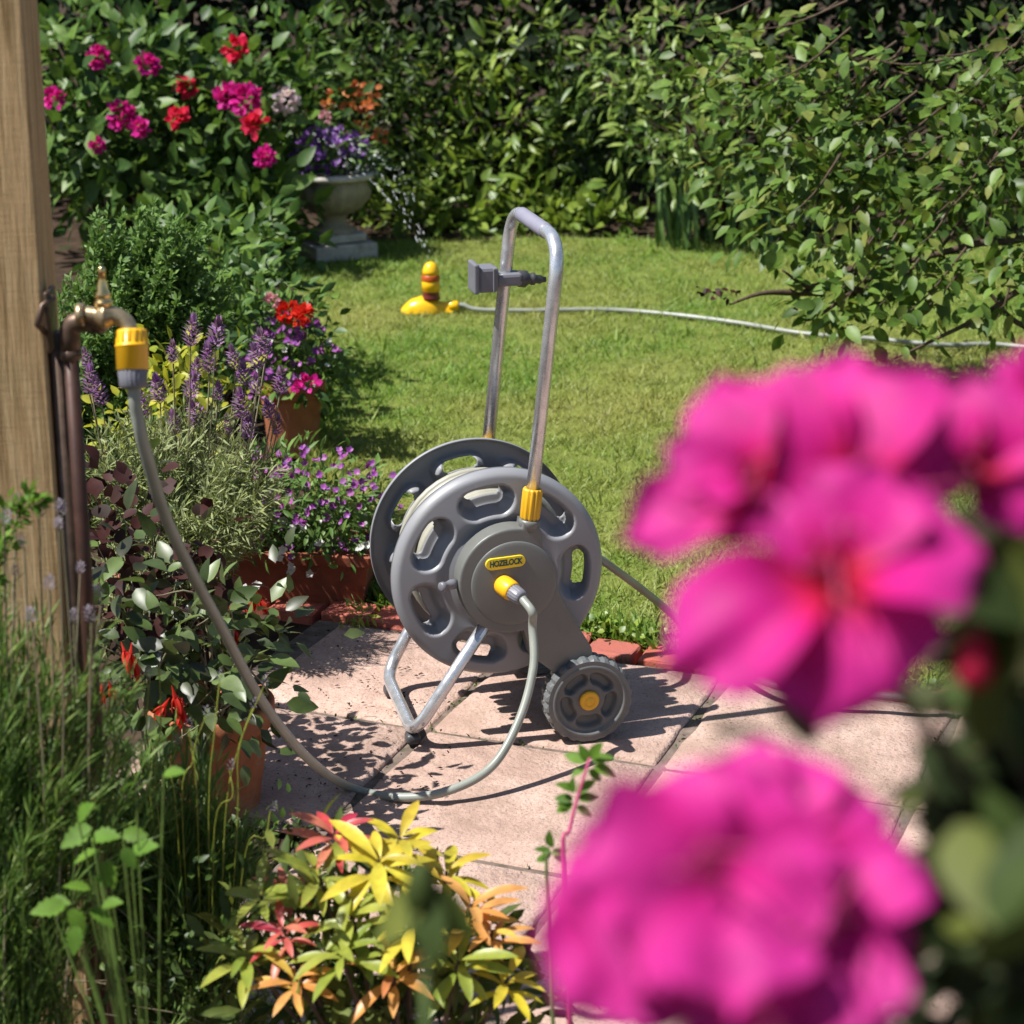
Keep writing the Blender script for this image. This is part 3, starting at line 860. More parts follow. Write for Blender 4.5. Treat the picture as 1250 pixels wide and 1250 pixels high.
# wheels
def wheel_tyre():
    seg = 72; w = .044
    rows = [(-.5, .070), (-.5, .078), (-.42, .0815), (-.3, .083), (-.06, .083), (.06, .083), (.3, .083), (.42, .0815), (.5, .078), (.5, .070)]
    V, F = [], []
    for j, (t, r) in enumerate(rows):
        for k in range(seg):
            a = 2 * math.pi * k / seg
            ph = (k + (1 if j >= 5 else 0)) % 3
            rr = r - (.0042 if (ph == 0 and 2 <= j <= 7) else 0)
            V.append((rr * math.cos(a), t * w, rr * math.sin(a)))
    for j in range(len(rows) - 1):
        for k in range(seg):
            k2 = (k + 1) % seg
            F.append((j * seg + k, (j + 1) * seg + k, (j + 1) * seg + k2, j * seg + k2))
    return np.array(V), F
def wheel_hub():
    nr, na = 22, 150
    rs = np.linspace(.016, .0715, nr); ths = np.arange(na) * 2 * math.pi / na
    r, th = np.meshgrid(rs, ths, indexing='ij')
    y = np.where(r > .062, -.0205 - .0035 * np.sin((r - .062) / .0095 * math.pi), -.0155 + .001 * np.cos(r * 60))
    best = np.full(r.shape, 9.0)
    for i in range(5):
        a = R(55 + i * 72); d = (th - a + math.pi) % (2 * math.pi) - math.pi
        best = np.minimum(best, np.hypot(np.maximum(np.abs(d * .043) - .0135, 0), r - .0425) - .0120)
    y = y + .014 * smooth01(-best / .008 + .2)
    V = np.stack([r * np.cos(th), y, r * np.sin(th)], -1).reshape(-1, 3)
    F = []
    for i in range(nr - 1):
        for k in range(na):
            k2 = (k + 1) % na
            F.append((i * na + k, i * na + k2, (i + 1) * na + k2, (i + 1) * na + k))
    Vb = V * [1, -1, 1]
    F += [tuple(v + len(V) for v in f[::-1]) for f in list(F)]
    return np.concatenate([V, Vb]), F
tyre_me = mkmesh('tyre', *wheel_tyre(), M['wheel'], False)
hub_me = mkmesh('rim', *wheel_hub(), M['wheel'], True)
cap_me = mkmesh('hub_cap', *lathe([(.0185, .0), (.0185, .006), (.0165, .0085), (.011, .009), (.0095, .0075), (.0085, .0075), (.0065, .0095), (.002, .010)], 32, (0, -.0135, 0), (0, -1, 0)), M['yellow'], True)
for y in (-.042, DW + .042):
    wl = link('wheel', tyre_me, cart, (WX, y, WZ))
    link('rim', hub_me, wl); c_ = link('hub_cap', cap_me, wl)
    if y > 0: c_.rotation_euler = (0, 0, math.pi)
part('axle_housing', join(tube([(WX - .01, -.02, WZ + .025), (WX - .01, DW + .02, WZ + .025)], .022, 14)), M['panel'], cart)

def cart_world(x, y, z):
    return np.array([P0[0], P0[1], GZ]) + U * x - VV * y + np.array([0, 0, z])

# ================================================================== SUPPLY HOSE: tap to cart
ccx, ccz = rp(616, 716, .06)
con0 = cart_world(ccx, -.052, ccz)                       # back of the cart connector
con_ax = norm(VV * 1.0 + U * .45 + np.array([0, 0, -.22]))
con1 = con0 + con_ax * .052
HT = 2.66
hose_px = [(163, 470, HT), (166, 500, HT + .01), (176, 545, 2.70), (200, 625, 2.80), (232, 695, 2.92), (270, 765, 3.07), (316, 850, 3.28), (372, 922, 3.52)]
hpts = [W(*q) for q in hose_px]
hpts += [G(425, 960, .022), G(485, 973, .022), G(545, 966, .035)]
e1 = con1 + con_ax * .012
hpts += [W(600, 936, 3.83), W(634, 878, 3.86), W(651, 815, 3.885), W(650, 765, 3.90), e1 + con_ax * .018 + np.array([0, 0, -.012]), e1 - con_ax * .01]
SH = thing('supply_hose', 'pale grey green garden hose curving from the brass tap to the cart', 'hose', (*G(485, 973)[:2], 0))
shb = np.array(SH.location)
part('hose_tube', tube(catmull(hpts, 10), .0078, 14), M['hose'], SH, shb)
# connector on the tap
ta = W(163, 474, HT); tb = W(160, 402, HT)
tax = norm(tb - ta)
L = np.linalg.norm(tb - ta)
cg = part('tap_connector', lathe([(.0165, L * .30), (.0195, L * .32), (.0195, L * .70), (.0205, L * .71), (.0205, L * .735), (.0190, L * .745), (.0180, L * .97), (.0165, L), (.012, L * 1.0), (.012, L * .9)], 48, ta, tax), M['yellow'], SH, shb)
part('grip_ring', lathe([(.0188, L * .76), (.0193, L * .78), (.0193, L * .96), (.0188, L * .98)], 60, ta, tax, ribs=15, ribd=.0014), M['yellow'], cg, shb)
part('connector_collar', lathe([(.009, 0), (.0145, .0), (.0168, .002), (.0175, .014), (.0182, .019), (.0182, .0225), (.016, .024)], 60, ta, tax, ribs=20, ribd=.0014, ribmin=.0140), M['collar'], cg, shb)
# connector on the cart
c2_ = part('cart_connector', lathe([(.0150, -.008), (.0175, -.004), (.0185, .004), (.0185, .020), (.0175, .026), (.0155, .028)], 40, con0, con_ax), M['yellow'], SH, shb)
part('connector_collar', lathe([(.0150, .026), (.0155, .030), (.0145, .046), (.0125, .053), (.0095, .054)], 48, con0, con_ax, ribs=16, ribd=.0013, ribmin=.012), M['collar'], c2_, shb)

# ================================================================== SPRINKLER, its hose, its spray
SP = G(522, 384)
spr = thing('lawn_sprinkler', 'yellow garden sprinkler with upright tower standing on the lawn', 'sprinkler', (SP[0], SP[1], .01))
bm_v, bm_f = [], []
secs = [(-.088, .012, .004), (-.080, .028, .018), (-.055, .038, .040), (-.02, .040, .052), (.015, .038, .046), (.035, .026, .036), (.05, .017, .032), (.085, .015, .030)]
for x, hw, hh in secs:
    for k in range(9):
        a = math.pi * k / 8
        bm_v.append((x, -hw * math.cos(a), .002 + hh * math.sin(a) ** .8 if 0 < k < 8 else .0))
for i in range(len(secs) - 1):
    for k in range(8): bm_f.append((i * 9 + k, i * 9 + k + 1, (i + 1) * 9 + k + 1, (i + 1) * 9 + k))
bm_f.append(tuple(range(9))); bm_f.append(tuple((len(secs) - 1) * 9 + k for k in range(9))[::-1])
part('base', (np.array(bm_v), bm_f), M['sprinkler'], spr)
part('hose_socket', lathe([(.014, 0), (.017, .003), (.017, .03), (.012, .034)], 20, (.07, 0, .020), (1, 0, 0)), M['sprinkler'], spr)
tw = part('tower', lathe([(.032, .044), (.029, .052), (.027, .068), (.030, .071)], 26, (.012, 0, 0)), M['maroon'], spr)
part('tower_body', lathe([(.030, .071), (.0305, .100), (.029, .103), (.029, .106)], 26, (.012, 0, 0)), M['sprinkler'], tw)
part('tower_band', lathe([(.030, .106), (.0305, .109), (.0305, .122), (.029, .126)], 26, (.012, 0, 0)), M['orange'], tw)
part('tower_cap', lathe([(.029, .126), (.027, .140), (.021, .157), (.012, .166), (.003, .169)], 26, (.012, 0, 0)), M['sprinkler'], tw)
ph = [cart_world(.10, .12, ZL + .09), cart_world(.145, .13, ZL + .035), W(738, 686, 4.20), W(775, 713, 4.33), W(815, 745, 4.47), G(862, 788, .035), G(915, 823, .05), G(970, 842, .050), G(1060, 848, .050), G(1150, 851, .050), G(1300, 842, .02)]
ph += [np.array([1.5, 4.3, .02]), np.array([2.1, 5.2, .02]), np.array([2.1, 6.2, .02])]
far = [(1250, 424), (1150, 421), (1060, 413), (980, 407), (900, 394), (820, 384), (740, 378), (650, 379), (585, 378)]
ph += [G(x, y, .019) for x, y in far] + [np.array([SP[0] + .12, SP[1], .032]), np.array([SP[0] + .10, SP[1], .030])]
part('outlet_hose', tube(catmull(ph, 10), .0080, 10), M['hose'], None)
oh = bpy.data.objects['outlet_hose']; tag(oh, 'long hose from the cart over the brick edge and across the lawn to the sprinkler', 'hose')
# water spray: beads strung along a few arcs
Pw, Dw, Sw = [], [], []
tip = np.array([SP[0] + .012, SP[1], .18])
for (ex, ey, ez, cnt) in ((-.86, 1.3, .47, 60), (-.66, 1.25, .47, 50), (-.46, 1.3, .43, 40), (-.26, 1.2, .38, 30)):
    v0 = np.array([ex, ey, ez * 2.4])
    for k in range(cnt):
        s = rng.random() ** .9 * .60
        p_ = tip + v0 * s + np.array([0, 0, -1.0 * s * s]) + rng.normal(size=3) * .0022 * (1 + 4 * s)
        Pw.append(p_); Dw.append(v0 + [0, 0, -2.0 * s]); Sw.append(rng.uniform(.008, .030))
Pw, Dw, Sw = np.array(Pw), np.array(Dw), np.array(Sw)
oc = (np.array([[0, 0, 0], [.045, .5, 0], [0, .5, .045], [-.045, .5, 0], [0, .5, -.045], [0, 1, 0]]), np.array([[0, 2, 1], [0, 3, 2], [0, 4, 3], [0, 1, 4], [5, 1, 2], [5, 2, 3], [5, 3, 4], [5, 4, 1]]))
V, F, q = scatter(oc, Pw, Dw, np.tile([0, .3, 1.0], (len(Pw), 1)), Sw)
tag(part('water_spray', (V, F), M['water'], None, rnd=q), 'thin arcs of water drops thrown up by the sprinkler', 'water spray', kind='stuff')

# ================================================================== POST AND TAP
PX1, PYF = -.568, 2.617
post = part('timber_post', xf(bevbox((.125, .10, 2.3), .004, 2, .0006, 5), loc=(0, 0, 1.15)), M['timber'], None, smooth=False)
post.location = (PX1 - .0625, PYF + .05, 0); post.rotation_euler = (0, 0, R(2))
tag(post, 'thick sawn softwood post carrying the brass tap', 'post')
TD = 2.655
tapb = W(86, 640, TD + .03); tapb[2] = 0
tap = thing('garden_tap', 'old brass garden tap on a copper pipe beside the timber post', 'tap', tapb)
pl = W(80, 392, TD + .02)
pipe_top = pl + [.004, 0, -.012]
part('pipe', tube([pipe_top, pipe_top + [.0, 0, -.35], pipe_top + [.003, .0, -.75], np.array([pipe_top[0], pipe_top[1], .0])], .0092, 14), M['copper'], tap, tapb)
part('lagged_pipe', tube([pl + [-.018, .025, -.02], pl + [-.018, .025, -.5], np.array([pl[0] - .018, pl[1] + .025, 0])], .013, 12), M['bronze'], tap, tapb)
elb = part('elbow', join(
    tube(fillet([pl + [.004, 0, -.045], pl + [.004, 0, .0], pl + [.050, -.004, .0]], .018, 6), .0128, 16),
    lathe([(.012, 0), (.0155, .002), (.0155, .012), (.012, .014)], 6, pl + [.032, -.002, 0], (1, -.05, 0)),
    lathe([(.011, 0), (.0138, .002), (.0138, .012), (.011, .014)], 18, pl + [.004, 0, -.048], (0, 0, 1))), M['bronze'], tap, tapb)
part('wall_bracket', join(xf(bevbox((.006, .045, .075), .002), loc=pl + [-.020, .012, 0]), tube([pl + [-.022, -.012, -.012], pl + [-.030, -.02, .0], pl + [-.024, -.014, .022], pl + [-.012, 0, .03]], .004, 8)), M['bronze'], tap, tapb)
q = [W(95, 384, TD), W(105, 383, TD), W(117, 385, TD), W(128, 386, TD), W(140, 386, TD), W(150, 390, TD), W(157, 398, TD), W(160, 412, TD)]
part('tap_body', tube(catmull(q, 5), [.0095, .0088, .0105, .0165, .0115, .0100, .0098, .0100], 20), M['brass'], tap, tapb)
part('tap_nut', lathe([(.0105, 0), (.0145, .001), (.0145, .010), (.0105, .011)], 6, W(93, 384, TD), (1, 0, 0)), M['brass'], tap, tapb)
sp0 = W(127, 381, TD)
part('tap_spindle', lathe([(.0125, 0), (.0125, .005), (.0105, .006), (.0105, .010), (.0115, .011), (.0115, .014), (.0092, .015), (.0092, .020), (.0098, .021), (.0098, .023), (.0072, .026), (.0066, .034), (.0048, .038), (.0042, .046), (.0050, .048), (.0044, .054), (.002, .056)], 24, sp0, (0, 0, 1)), M['brassbright'], tap, tapb)

# ================================================================== LEFT BORDER
def spikes_mesh(key, mat, n=34, tuft=True, length=1.0):
    k = ('spike', key)
    if k not in MESHCACHE:
        t_ = np.linspace(0, 1, n); a = np.arange(n) * 2.4
        r_ = .15 * np.sin(np.pi * (t_ * .85 + .12))
        P = np.stack([r_ * np.cos(a), r_ * np.sin(a), t_ * length * .75], 1)
        D = norm(np.stack([np.cos(a), np.sin(a), np.full(n, .8)], 1)); Nn = norm(np.stack([-np.cos(a) * .5, -np.sin(a) * .5, np.ones(n)], 1))
        V, F, q = scatter('ovate_lo', P, D, Nn, .26)
        if tuft:
            b = np.arange(5) * 1.3
            V2, F2, q2 = scatter('ovate_lo', np.tile([0, 0, .68], (5, 1)), norm(np.stack([np.cos(b) * .35, np.sin(b) * .35, np.ones(5)], 1)), norm(np.stack([np.cos(b), np.sin(b), np.full(5, .2)], 1)), .45)
            F = np.concatenate([F, F2[:, :3] + len(V)]); V = np.concatenate([V, V2]); q = np.concatenate([q, q2])
        MESHCACHE[k] = mkmesh('spike', V, F, M[mat], False, rnd=q)
    return MESHCACHE[k]
def needle_plant(t, base, stems, mat, leaf, per, spread=.012, upd=.9, tpl='needle', stem=None):
    """needle leaves all along a set of stems (each a polyline)"""
    P, D, N = [], [], []
    vf = []
    for s in stems:
        c = catmull(s, 6)
        vf.append(tube(c, [.0013, .0008], 3, False))
        k = per
        u = rng.random(k) ** .8 * (len(c) - 1.001)
        i = u.astype(int); f_ = (u - i)[:, None]
        pos = c[i] * (1 - f_) + c[i + 1] * f_
        tdir = norm(c[i + 1] - c[i])
        sdir = norm(rng.normal(size=(k, 3)))
        P.append(pos + sdir * spread * .2); D.append(norm(tdir * upd + sdir)); N.append(norm(rng.normal(size=(k, 3)) * .6 + [-.2, -.3, 1]))
    P, D, N = map(np.concatenate, (P, D, N))
    V, F, q = scatter(tpl, P, D, N, leaf * rng.uniform(.6, 1.25, len(P)))
    part('foliage', (V, F), M[mat], t, base, False, rnd=q, kind='stuff')
    part('stems', join(*vf), M[stem or mat], t, base)
def fan_stems(base, top_c, top_r, n, bend=.3):
    out = []
    for _ in range(n):
        e = np.asarray(top_c) + inball(1)[0] * top_r
        b = np.asarray(base) + np.array([rng.normal() * .04, rng.normal() * .04, 0])
        mid = b + (e - b) * [.35, .35, .55] + rng.normal(size=3) * .015
        out.append([b, mid, e])
    return out

# rose bush at the back of the bed with large blooms
def depth_y(px, py, Y):
    r = ray(px, py); return CAM + r * (Y / r[1])
rb = np.array([-1.45, 8.15, 0.0])
ros = bush('flowering_shrub', 'tall dark leafy shrub with magenta and crimson blooms behind the post', 'shrub', rb,
           [(depth_y(200, 190, 8.25), (.46, .40, .30), 1150), (depth_y(275, 235, 7.95), (.20, .25, .18), 360), (depth_y(120, 130, 8.15), (.32, .35, .30), 520), (depth_y(215, 330, 7.95), (.34, .3, .28), 420), (depth_y(150, 80, 8.35), (.45, .35, .22), 420), (depth_y(300, 120, 8.15), (.2, .25, .14), 220), (depth_y(320, 290, 7.85), (.10, .15, .12), 100)],
           'ovate', 'lf_rose', .085, 220, 6, .07)
add_blooms(ros, rb, [(depth_y(149, 141, 7.80), .060), (depth_y(171, 157, 7.75), .042), (depth_y(118, 178, 7.75), .036), (depth_y(300, 122, 7.80), .065), (depth_y(278, 118, 7.85), .055), (depth_y(323, 192, 7.65), .046), (depth_y(66, 120, 7.65), .045), (depth_y(180, 80, 7.95), .05), (depth_y(120, 70, 7.95), .05)], 'pt_magenta', petals=70, size=.5)
add_blooms(ros, rb, [(depth_y(217, 145, 7.75), .040), (depth_y(312, 151, 7.70), .044), (depth_y(228, 106, 7.95), .040), (depth_y(290, 60, 8.05), .05)], 'pt_red', petals=34, size=.75)
# strap-leaved lilies in front of it
lb = np.array([-.86, 6.15, 0])
lily = thing('lily_clump', 'clump of long strap shaped leaves under the magenta shrub', 'lily', lb)
P = []; D = []; N = []; S = []
for k in range(34):
    c_ = lb + [-abs(rng.normal()) * .15, rng.normal() * .12, 0]
    a = rng.uniform(.7, 5.6)
    P.append(c_); D.append(norm(np.array([math.cos(a) * .45, math.sin(a) * .35, 1]))); N.append(norm(np.array([-math.cos(a), -math.sin(a), .6]))); S.append(rng.uniform(.25, .5))
place_leaves(lily, lb, 'strap', 'lf_strap', np.array(P), np.array(D), np.array(N), np.array(S))
bush('dark_leaved_plant', 'bushy dark green plant behind the scarlet flowers at the lawn edge', 'plant', (-.78, 6.1, 0), [((-.77, 5.9, .24), (.12, .2, .22), 420), ((-.78, 6.35, .27), (.15, .22, .25), 460), ((-.95, 6.3, .35), (.15, .15, .15), 160)], 'ovate', 'lf_rose', .06, 60, 6, .05)
# fine-leaved green shrub beside the tap
fb = np.array([G(185, 560)[0], 4.95, 0.0])
fine = thing('fine_leaved_shrub', 'soft bright green fine leaved shrub right behind the brass tap', 'shrub', fb)
stems = []
for cpx, cpy, rx, n_ in ((180, 330, .16, 80), (130, 380, .13, 56), (235, 360, .12, 56), (215, 290, .09, 36), (120, 290, .07, 22), (180, 440, .2, 60), (100, 450, .12, 40)):
    stems += fan_stems(fb, depth_y(cpx, cpy, 4.9), [rx, rx, rx * 1.1], n_)
needle_plant(fine, fb, stems, 'lf_fine', .021, 190, tpl='small')
# lime foliage peeping out between
bush('lime_plant', 'lime yellow leaved plant among the lavender heads', 'plant', (-.78, 4.7, 0), [(depth_y(215, 470, 4.6), (.08, .10, .08), 130), (depth_y(285, 470, 4.75), (.06, .08, .05), 50), (depth_y(175, 515, 4.5), (.08, .08, .05), 80)], 'ovate', 'lf_lime', .036, 50, 6, .03, stem='stemgreen', r0=.004)
# french lavender with purple heads
lvb = np.array([G(235, 690)[0], 4.25, 0.0])
lav = thing('french_lavender', 'grey green lavender bush topped with purple tufted heads beside the hose', 'lavender', lvb)
stems = fan_stems(lvb, depth_y(245, 570, 4.25), [.17, .14, .14], 190) + fan_stems(lvb, depth_y(300, 600, 4.15), [.08, .1, .12], 90) + fan_stems(lvb, depth_y(170, 570, 4.15), [.12, .1, .12], 110) + fan_stems(lvb, depth_y(250, 640, 4.05), [.13, .08, .08], 110)
needle_plant(lav, lvb, stems, 'lf_lav', .032, 70)
heads = [(209, 432), (231, 412), (268, 478), (302, 460), (193, 481), (228, 476), (246, 510), (262, 412), (296, 500), (318, 440), (312, 470), (332, 500), (285, 440), (325, 425), (215, 520), (340, 520), (104, 440), (110, 470), (125, 485), (238, 450), (256, 445), (178, 500), (280, 520), (345, 470), (305, 525)]
me_sp = spikes_mesh('lav', 'pt_lav', 46, True)
vf = []
for i, (hx, hy) in enumerate(heads):
    p_ = depth_y(hx + rng.normal() * 2, hy + 12, 4.22 + rng.normal() * .06)
    Fm = frame(norm(np.array([rng.normal() * .15, rng.normal() * .15, 1])))
    s = rng.uniform(.040, .062)
    link('flower_spike', me_sp, lav, mat4=mat4(Fm[0], Fm[1], Fm[2], s, p_ - lvb))
    vf.append(tube(catmull([lvb + [(p_ - lvb)[0] * .5, 0, .12], lvb + (p_ - lvb) * [.85, .6, .7], p_], 5), .0016, 4, False))
part('flower_stems', join(*vf), M['stemgrey'], lav, lvb)
# round terracotta pot on the lawn edge with scarlet and purple flowers
def pot_profile(r, h):
    return [(r * .70, 0), (r * .72, .004), (r * .92, h * .78), (r * .93, h * .80), (r * 1.0, h * .81), (r * 1.02, h * .84), (r * 1.02, h * .98), (r * .99, h), (r * .92, h), (r * .90, h * .93), (r * .2, h * .92)]
ptb = G(358, 552); ptb[2] = 0
part_pot = part('terracotta_pot', lathe(pot_profile(.088, .20), 44), M['terracotta'], None); part_pot.location = ptb
tag(part_pot, 'round terracotta pot standing at the lawn edge behind the lavender', 'pot')
gb = ptb + [0, 0, .18]
ger = bush('bedding_plant', 'potted bedding plant with two scarlet blooms and small purple flowers', 'plant', gb,
           [(gb + [0, 0, .13], (.12, .12, .12), 320), (gb + [.05, -.05, .04], (.10, .08, .08), 160), (gb + [-.06, 0, .2], (.09, .1, .12), 180)], 'ovate', 'lf_rose', .034, 60, 6, .03, stem='stemgreen', r0=.003)
add_blooms(ger, gb, [(depth_y(351, 382, 5.5), .030), (depth_y(369, 383, 5.48), .031), (depth_y(366, 392, 5.45), .02)], 'pt_scarlet', petals=40, size=.7)
add_blooms(ger, gb, [(depth_y(333, 367, 5.5), .019)], 'pt_pink', petals=24, size=.8)
add_blooms(ger, gb, [(depth_y(376, 468, 5.42), .026), (depth_y(364, 474, 5.4), .016)], 'pt_magenta', petals=20, size=.8)
def small_flowers(t, base, spots, mat, size, name='blossom', face=None):
    """tiny five-petalled flowers too small to pick apart"""
    P, D, N, S = [], [], [], []
    for p_ in spots:
        ax = norm(np.array([rng.normal() * .4 - .2, -.8 + rng.normal() * .3, .7 + rng.normal() * .3])); Fm = frame(ax)
        for k in range(5):
            a = k * 1.2566 + rng.random() * .3
            P.append(p_); D.append(math.cos(a) * Fm[0] + math.sin(a) * Fm[1] + ax * .25); N.append(ax); S.append(size * rng.uniform(.8, 1.2))
    P, D, N, S = map(np.array, (P, D, N, S))
    V, F, q = scatter('petal', P, D, N, S)
    part(name, (V, F), M[mat], t, base, False, rnd=q, kind='stuff')
def shell_spots(c, r, n, front=True):
    u = norm(rng.normal(size=(n, 3)) + ([-.1, -.6, .5] if front else [0, 0, 0])); return np.asarray(c) + u * np.asarray(r) * rng.uniform(.8, 1.08, (n, 1))
small_flowers(ger, gb, np.concatenate([shell_spots(gb + [.01, -.02, .10], (.12, .12, .10), 90), shell_spots(gb + [-.03, -.02, .03], (.12, .1, .07), 40)]), 'pt_lob', .0105, 'purple_blossom')
small_flowers(ger, gb, shell_spots(gb + [.02, -.02, .05], (.12, .12, .10), 16), 'pt_white', .010, 'white_blossom')
# clay trough behind the bricks, filled with lobelia
trb = G(352, 744); trb[2] = 0
TL, TH, TWd, TA = .36, .125, .17, R(-6)
def trough_mesh():
    V, F = [], []
    rings = [(.44, .40, .0), (.455, .42, .01), (.49, .47, TH * .8), (.52, .52, TH * .81), (.525, .53, TH * .97), (.51, .51, TH), (.47, .44, TH), (.46, .43, TH * .9)]
    for fx_, fy_, z in rings:
        for sx, sy in ((-1, -1), (1, -1), (1, 1), (-1, 1)): V.append((sx * fx_ * TL, sy * fy_ * TWd, z))
    for i in range(len(rings) - 1):
        for k in range(4):
            k2 = (k + 1) % 4; F.append((i * 4 + k, i * 4 + k2, (i + 1) * 4 + k2, (i + 1) * 4 + k))
    F.append((3, 2, 1, 0)); e = (len(rings) - 1) * 4; F.append((e, e + 1, e + 2, e + 3))
    return np.array(V), F
tr = part('clay_trough', xf(trough_mesh(), rotz(TA)), M['trough'], None, smooth=False)
tr.location = trb + [0.005, .09, 0.0]
tag(tr, 'rectangular terracotta trough planter resting behind the red bricks', 'planter')
tb_ = np.array(tr.location) + [0, 0, TH - .01]
lob = bush('lobelia', 'mound of purple and white lobelia filling the clay trough', 'plant', tb_,
           [(tb_ + [.03, 0, .10], (.18, .11, .10), 700), (tb_ + [-.15, 0, .06], (.15, .10, .08), 420), (tb_ + [.10, -.02, .03], (.10, .10, .06), 240)], 'lance', 'lf_fine', .036, 0, 6, .025, stem='stemgreen', r0=.002, nb=40)
small_flowers(lob, tb_, np.concatenate([shell_spots(tb_ + [.03, -.01, .10], (.20, .12, .12), 190), shell_spots(tb_ + [-.17, -.01, .08], (.15, .10, .09), 110)]), 'pt_lob', .0095, 'purple_blossom')
small_flowers(lob, tb_, shell_spots(tb_ + [.05, -.04, .02], (.19, .10, .06), 26), 'pt_white', .012, 'white_blossom')
small_flowers(lob, tb_, shell_spots(tb_ + [-.16, 0, .14], (.10, .1, .06), 16), 'pt_yellow', .014, 'yellow_blossom')
# little weed on the bricks, star-shaped young plant
wb = G(440, 770); wb[2] = .03
bush('weed', 'tiny yellowish weed growing between the edging bricks', 'weed', wb, [(wb + [0, 0, .01], (.035, .02, .012), 40)], 'lance', 'lf_yg', .025, 0, 5, .01, stem='stemgreen', r0=.001, nb=6)
stb = G(343, 590); stb[2] = 0
sta = thing('young_lily', 'bright green star of narrow leaves beside the terracotta pot', 'plant', stb)
sp_ = depth_y(340, 570, stb[1])
aa = np.arange(8) * .785 + .2
place_leaves(sta, stb, 'lance', 'lf_young', np.tile(sp_, (8, 1)), np.stack([np.cos(aa), np.sin(aa) * .6, np.sin(aa * 1.7) * .3 + .25], 1), np.tile([0, -.4, 1.0], (8, 1)), rng.uniform(.05, .075, 8))
part('stem', tube([stb, stb + (sp_ - stb) * .6 + [.004, 0, 0], sp_], .002, 6), M['stemgreen'], sta, stb)
# urn
ub = G(408, 312); ub[2] = 0
urn = thing('stone_urn', 'weathered stone urn on a square plinth by the lawn', 'urn', ub, R(28))
part('plinth', join(xf(bevbox((.25, .25, .06), .006), loc=(0, 0, .03)), xf(bevbox((.19, .19, .03), .006), loc=(0, 0, .078))), M['stone'], urn, smooth=False)
part('stem', lathe([(.085, .09), (.09, .10), (.06, .115), (.045, .135), (.05, .155), (.07, .165)], 36), M['stonedark'], urn)
bw = [(.07, .163), (.11, .185), (.14, .22), (.152, .262), (.150, .290), (.146, .298)]
part('bowl', lathe(bw, 60, ribs=20, ribd=.008, ribmin=.1), M['stonedark'], urn)
part('rim', lathe([(.15, .296), (.168, .300), (.175, .308), (.172, .320), (.155, .324), (.14, .318), (.02, .312)], 60), M['stone'], urn)
upb = ub + [0, 0, .31]
upl = bush('urn_lobelia', 'trailing violet and white lobelia planted in the stone urn', 'plant', upb, [(upb + [0, 0, .07], (.16, .14, .08), 420), (upb + [.08, -.04, .02], (.10, .08, .05), 120)], 'lance', 'lf_rose', .04, 0, 6, .03, stem='stemgreen', r0=.002)
small_flowers(upl, upb, np.concatenate([shell_spots(upb + [-.01, -.02, .09], (.14, .12, .08), 110), shell_spots(upb + [-.10, -.06, .02], (.05, .05, .04), 30)]), 'pt_violet', .018, 'violet_blossom')
small_flowers(upl, upb, shell_spots(upb + [.04, -.03, .03], (.16, .1, .07), 20), 'pt_white', .014, 'white_blossom')
# pale rose and orange flowers behind the urn
rsb = np.array([-.95, 8.3, 0])
wr = bush('pale_rose', 'rose bush with one large blush white bloom left of the urn', 'rose', rsb, [(depth_y(350, 150, 8.3), (.22, .2, .22), 300), (depth_y(350, 80, 8.4), (.25, .2, .2), 240)], 'ovate', 'lf_rose', .06, 40, 6, .05, r0=.006)
add_blooms(wr, rsb, [(depth_y(350, 124, 7.95), .058)], 'pt_blush', petals=80, size=.45)
add_blooms(wr, rsb, [(depth_y(398, 143, 7.95), .022)], 'pt_pink', petals=24, size=.8)
orb = np.array([-.62, 8.9, 0])
orp = bush('orange_lily', 'clump of orange flowering stems behind the stone urn', 'plant', orb, [(depth_y(440, 150, 8.9), (.25, .2, .30), 700), (depth_y(440, 80, 9.0), (.3, .2, .2), 300)], 'lance', 'lf_hedge', .075, 40, 6, .05, stem='stemgreen', r0=.004)
add_blooms(orp, orb, [(depth_y(x, y, 8.6 + rng.normal() * .05), .028) for x, y in ((430, 116), (437, 108), (402, 126), (425, 132), (446, 135), (452, 126), (440, 155), (465, 166), (408, 112), (370, 134), (456, 110))], 'pt_orange', petals=14, size=.95)

# ================================================================== BACK BORDER
hb = np.array([.5, 9.9, 0])
hedge = thing('hedge', 'tall dense hedge closing the back of the garden, leaves coloured dark as deep shade', 'hedge', hb)
n = 46000
P = np.stack([rng.uniform(-4.2, 4.6, n), 9.9 + np.abs(rng.normal(size=n)) * .45 * np.where(rng.random(n) < .5, -1, 1) * .9, rng.uniform(0.0, 2.1, n)], 1)
P[:, 1] += .10 * np.sin(P[:, 0] * 4.1) + .10 * np.sin(P[:, 2] * 7 + P[:, 0] * 3)
V, F, q = scatter('ovate_lo', P, norm(rng.normal(size=(n, 3)) + [0, -.6, .1]), norm(rng.normal(size=(n, 3)) * .5 + [-.2, -.5, .9]), rng.uniform(.05, .10, n))
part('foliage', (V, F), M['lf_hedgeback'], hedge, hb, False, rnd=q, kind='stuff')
part('branches', join(*[tube(catmull([np.array([x, 9.95, 0]), np.array([x + rng.normal() * .1, 9.95, .8]), np.array([x + rng.normal() * .2, 9.9, 1.9])], 4), [.03, .01], 6, False) for x in np.arange(-4, 4.6, .35)]), M['bark'], hedge, hb)
bush('feathery_plant', 'tall pale green feathery plant between urn and bright shrub', 'plant', (-.28, 8.9, 0), [(depth_y(530, 200, 8.9), (.12, .15, .30), 300), (depth_y(545, 110, 9.0), (.16, .15, .14), 110), (depth_y(505, 250, 8.75), (.10, .1, .12), 160)], 'lance', 'lf_bright', .060, 60, 8, .04, stem='stemgreen', r0=.004)
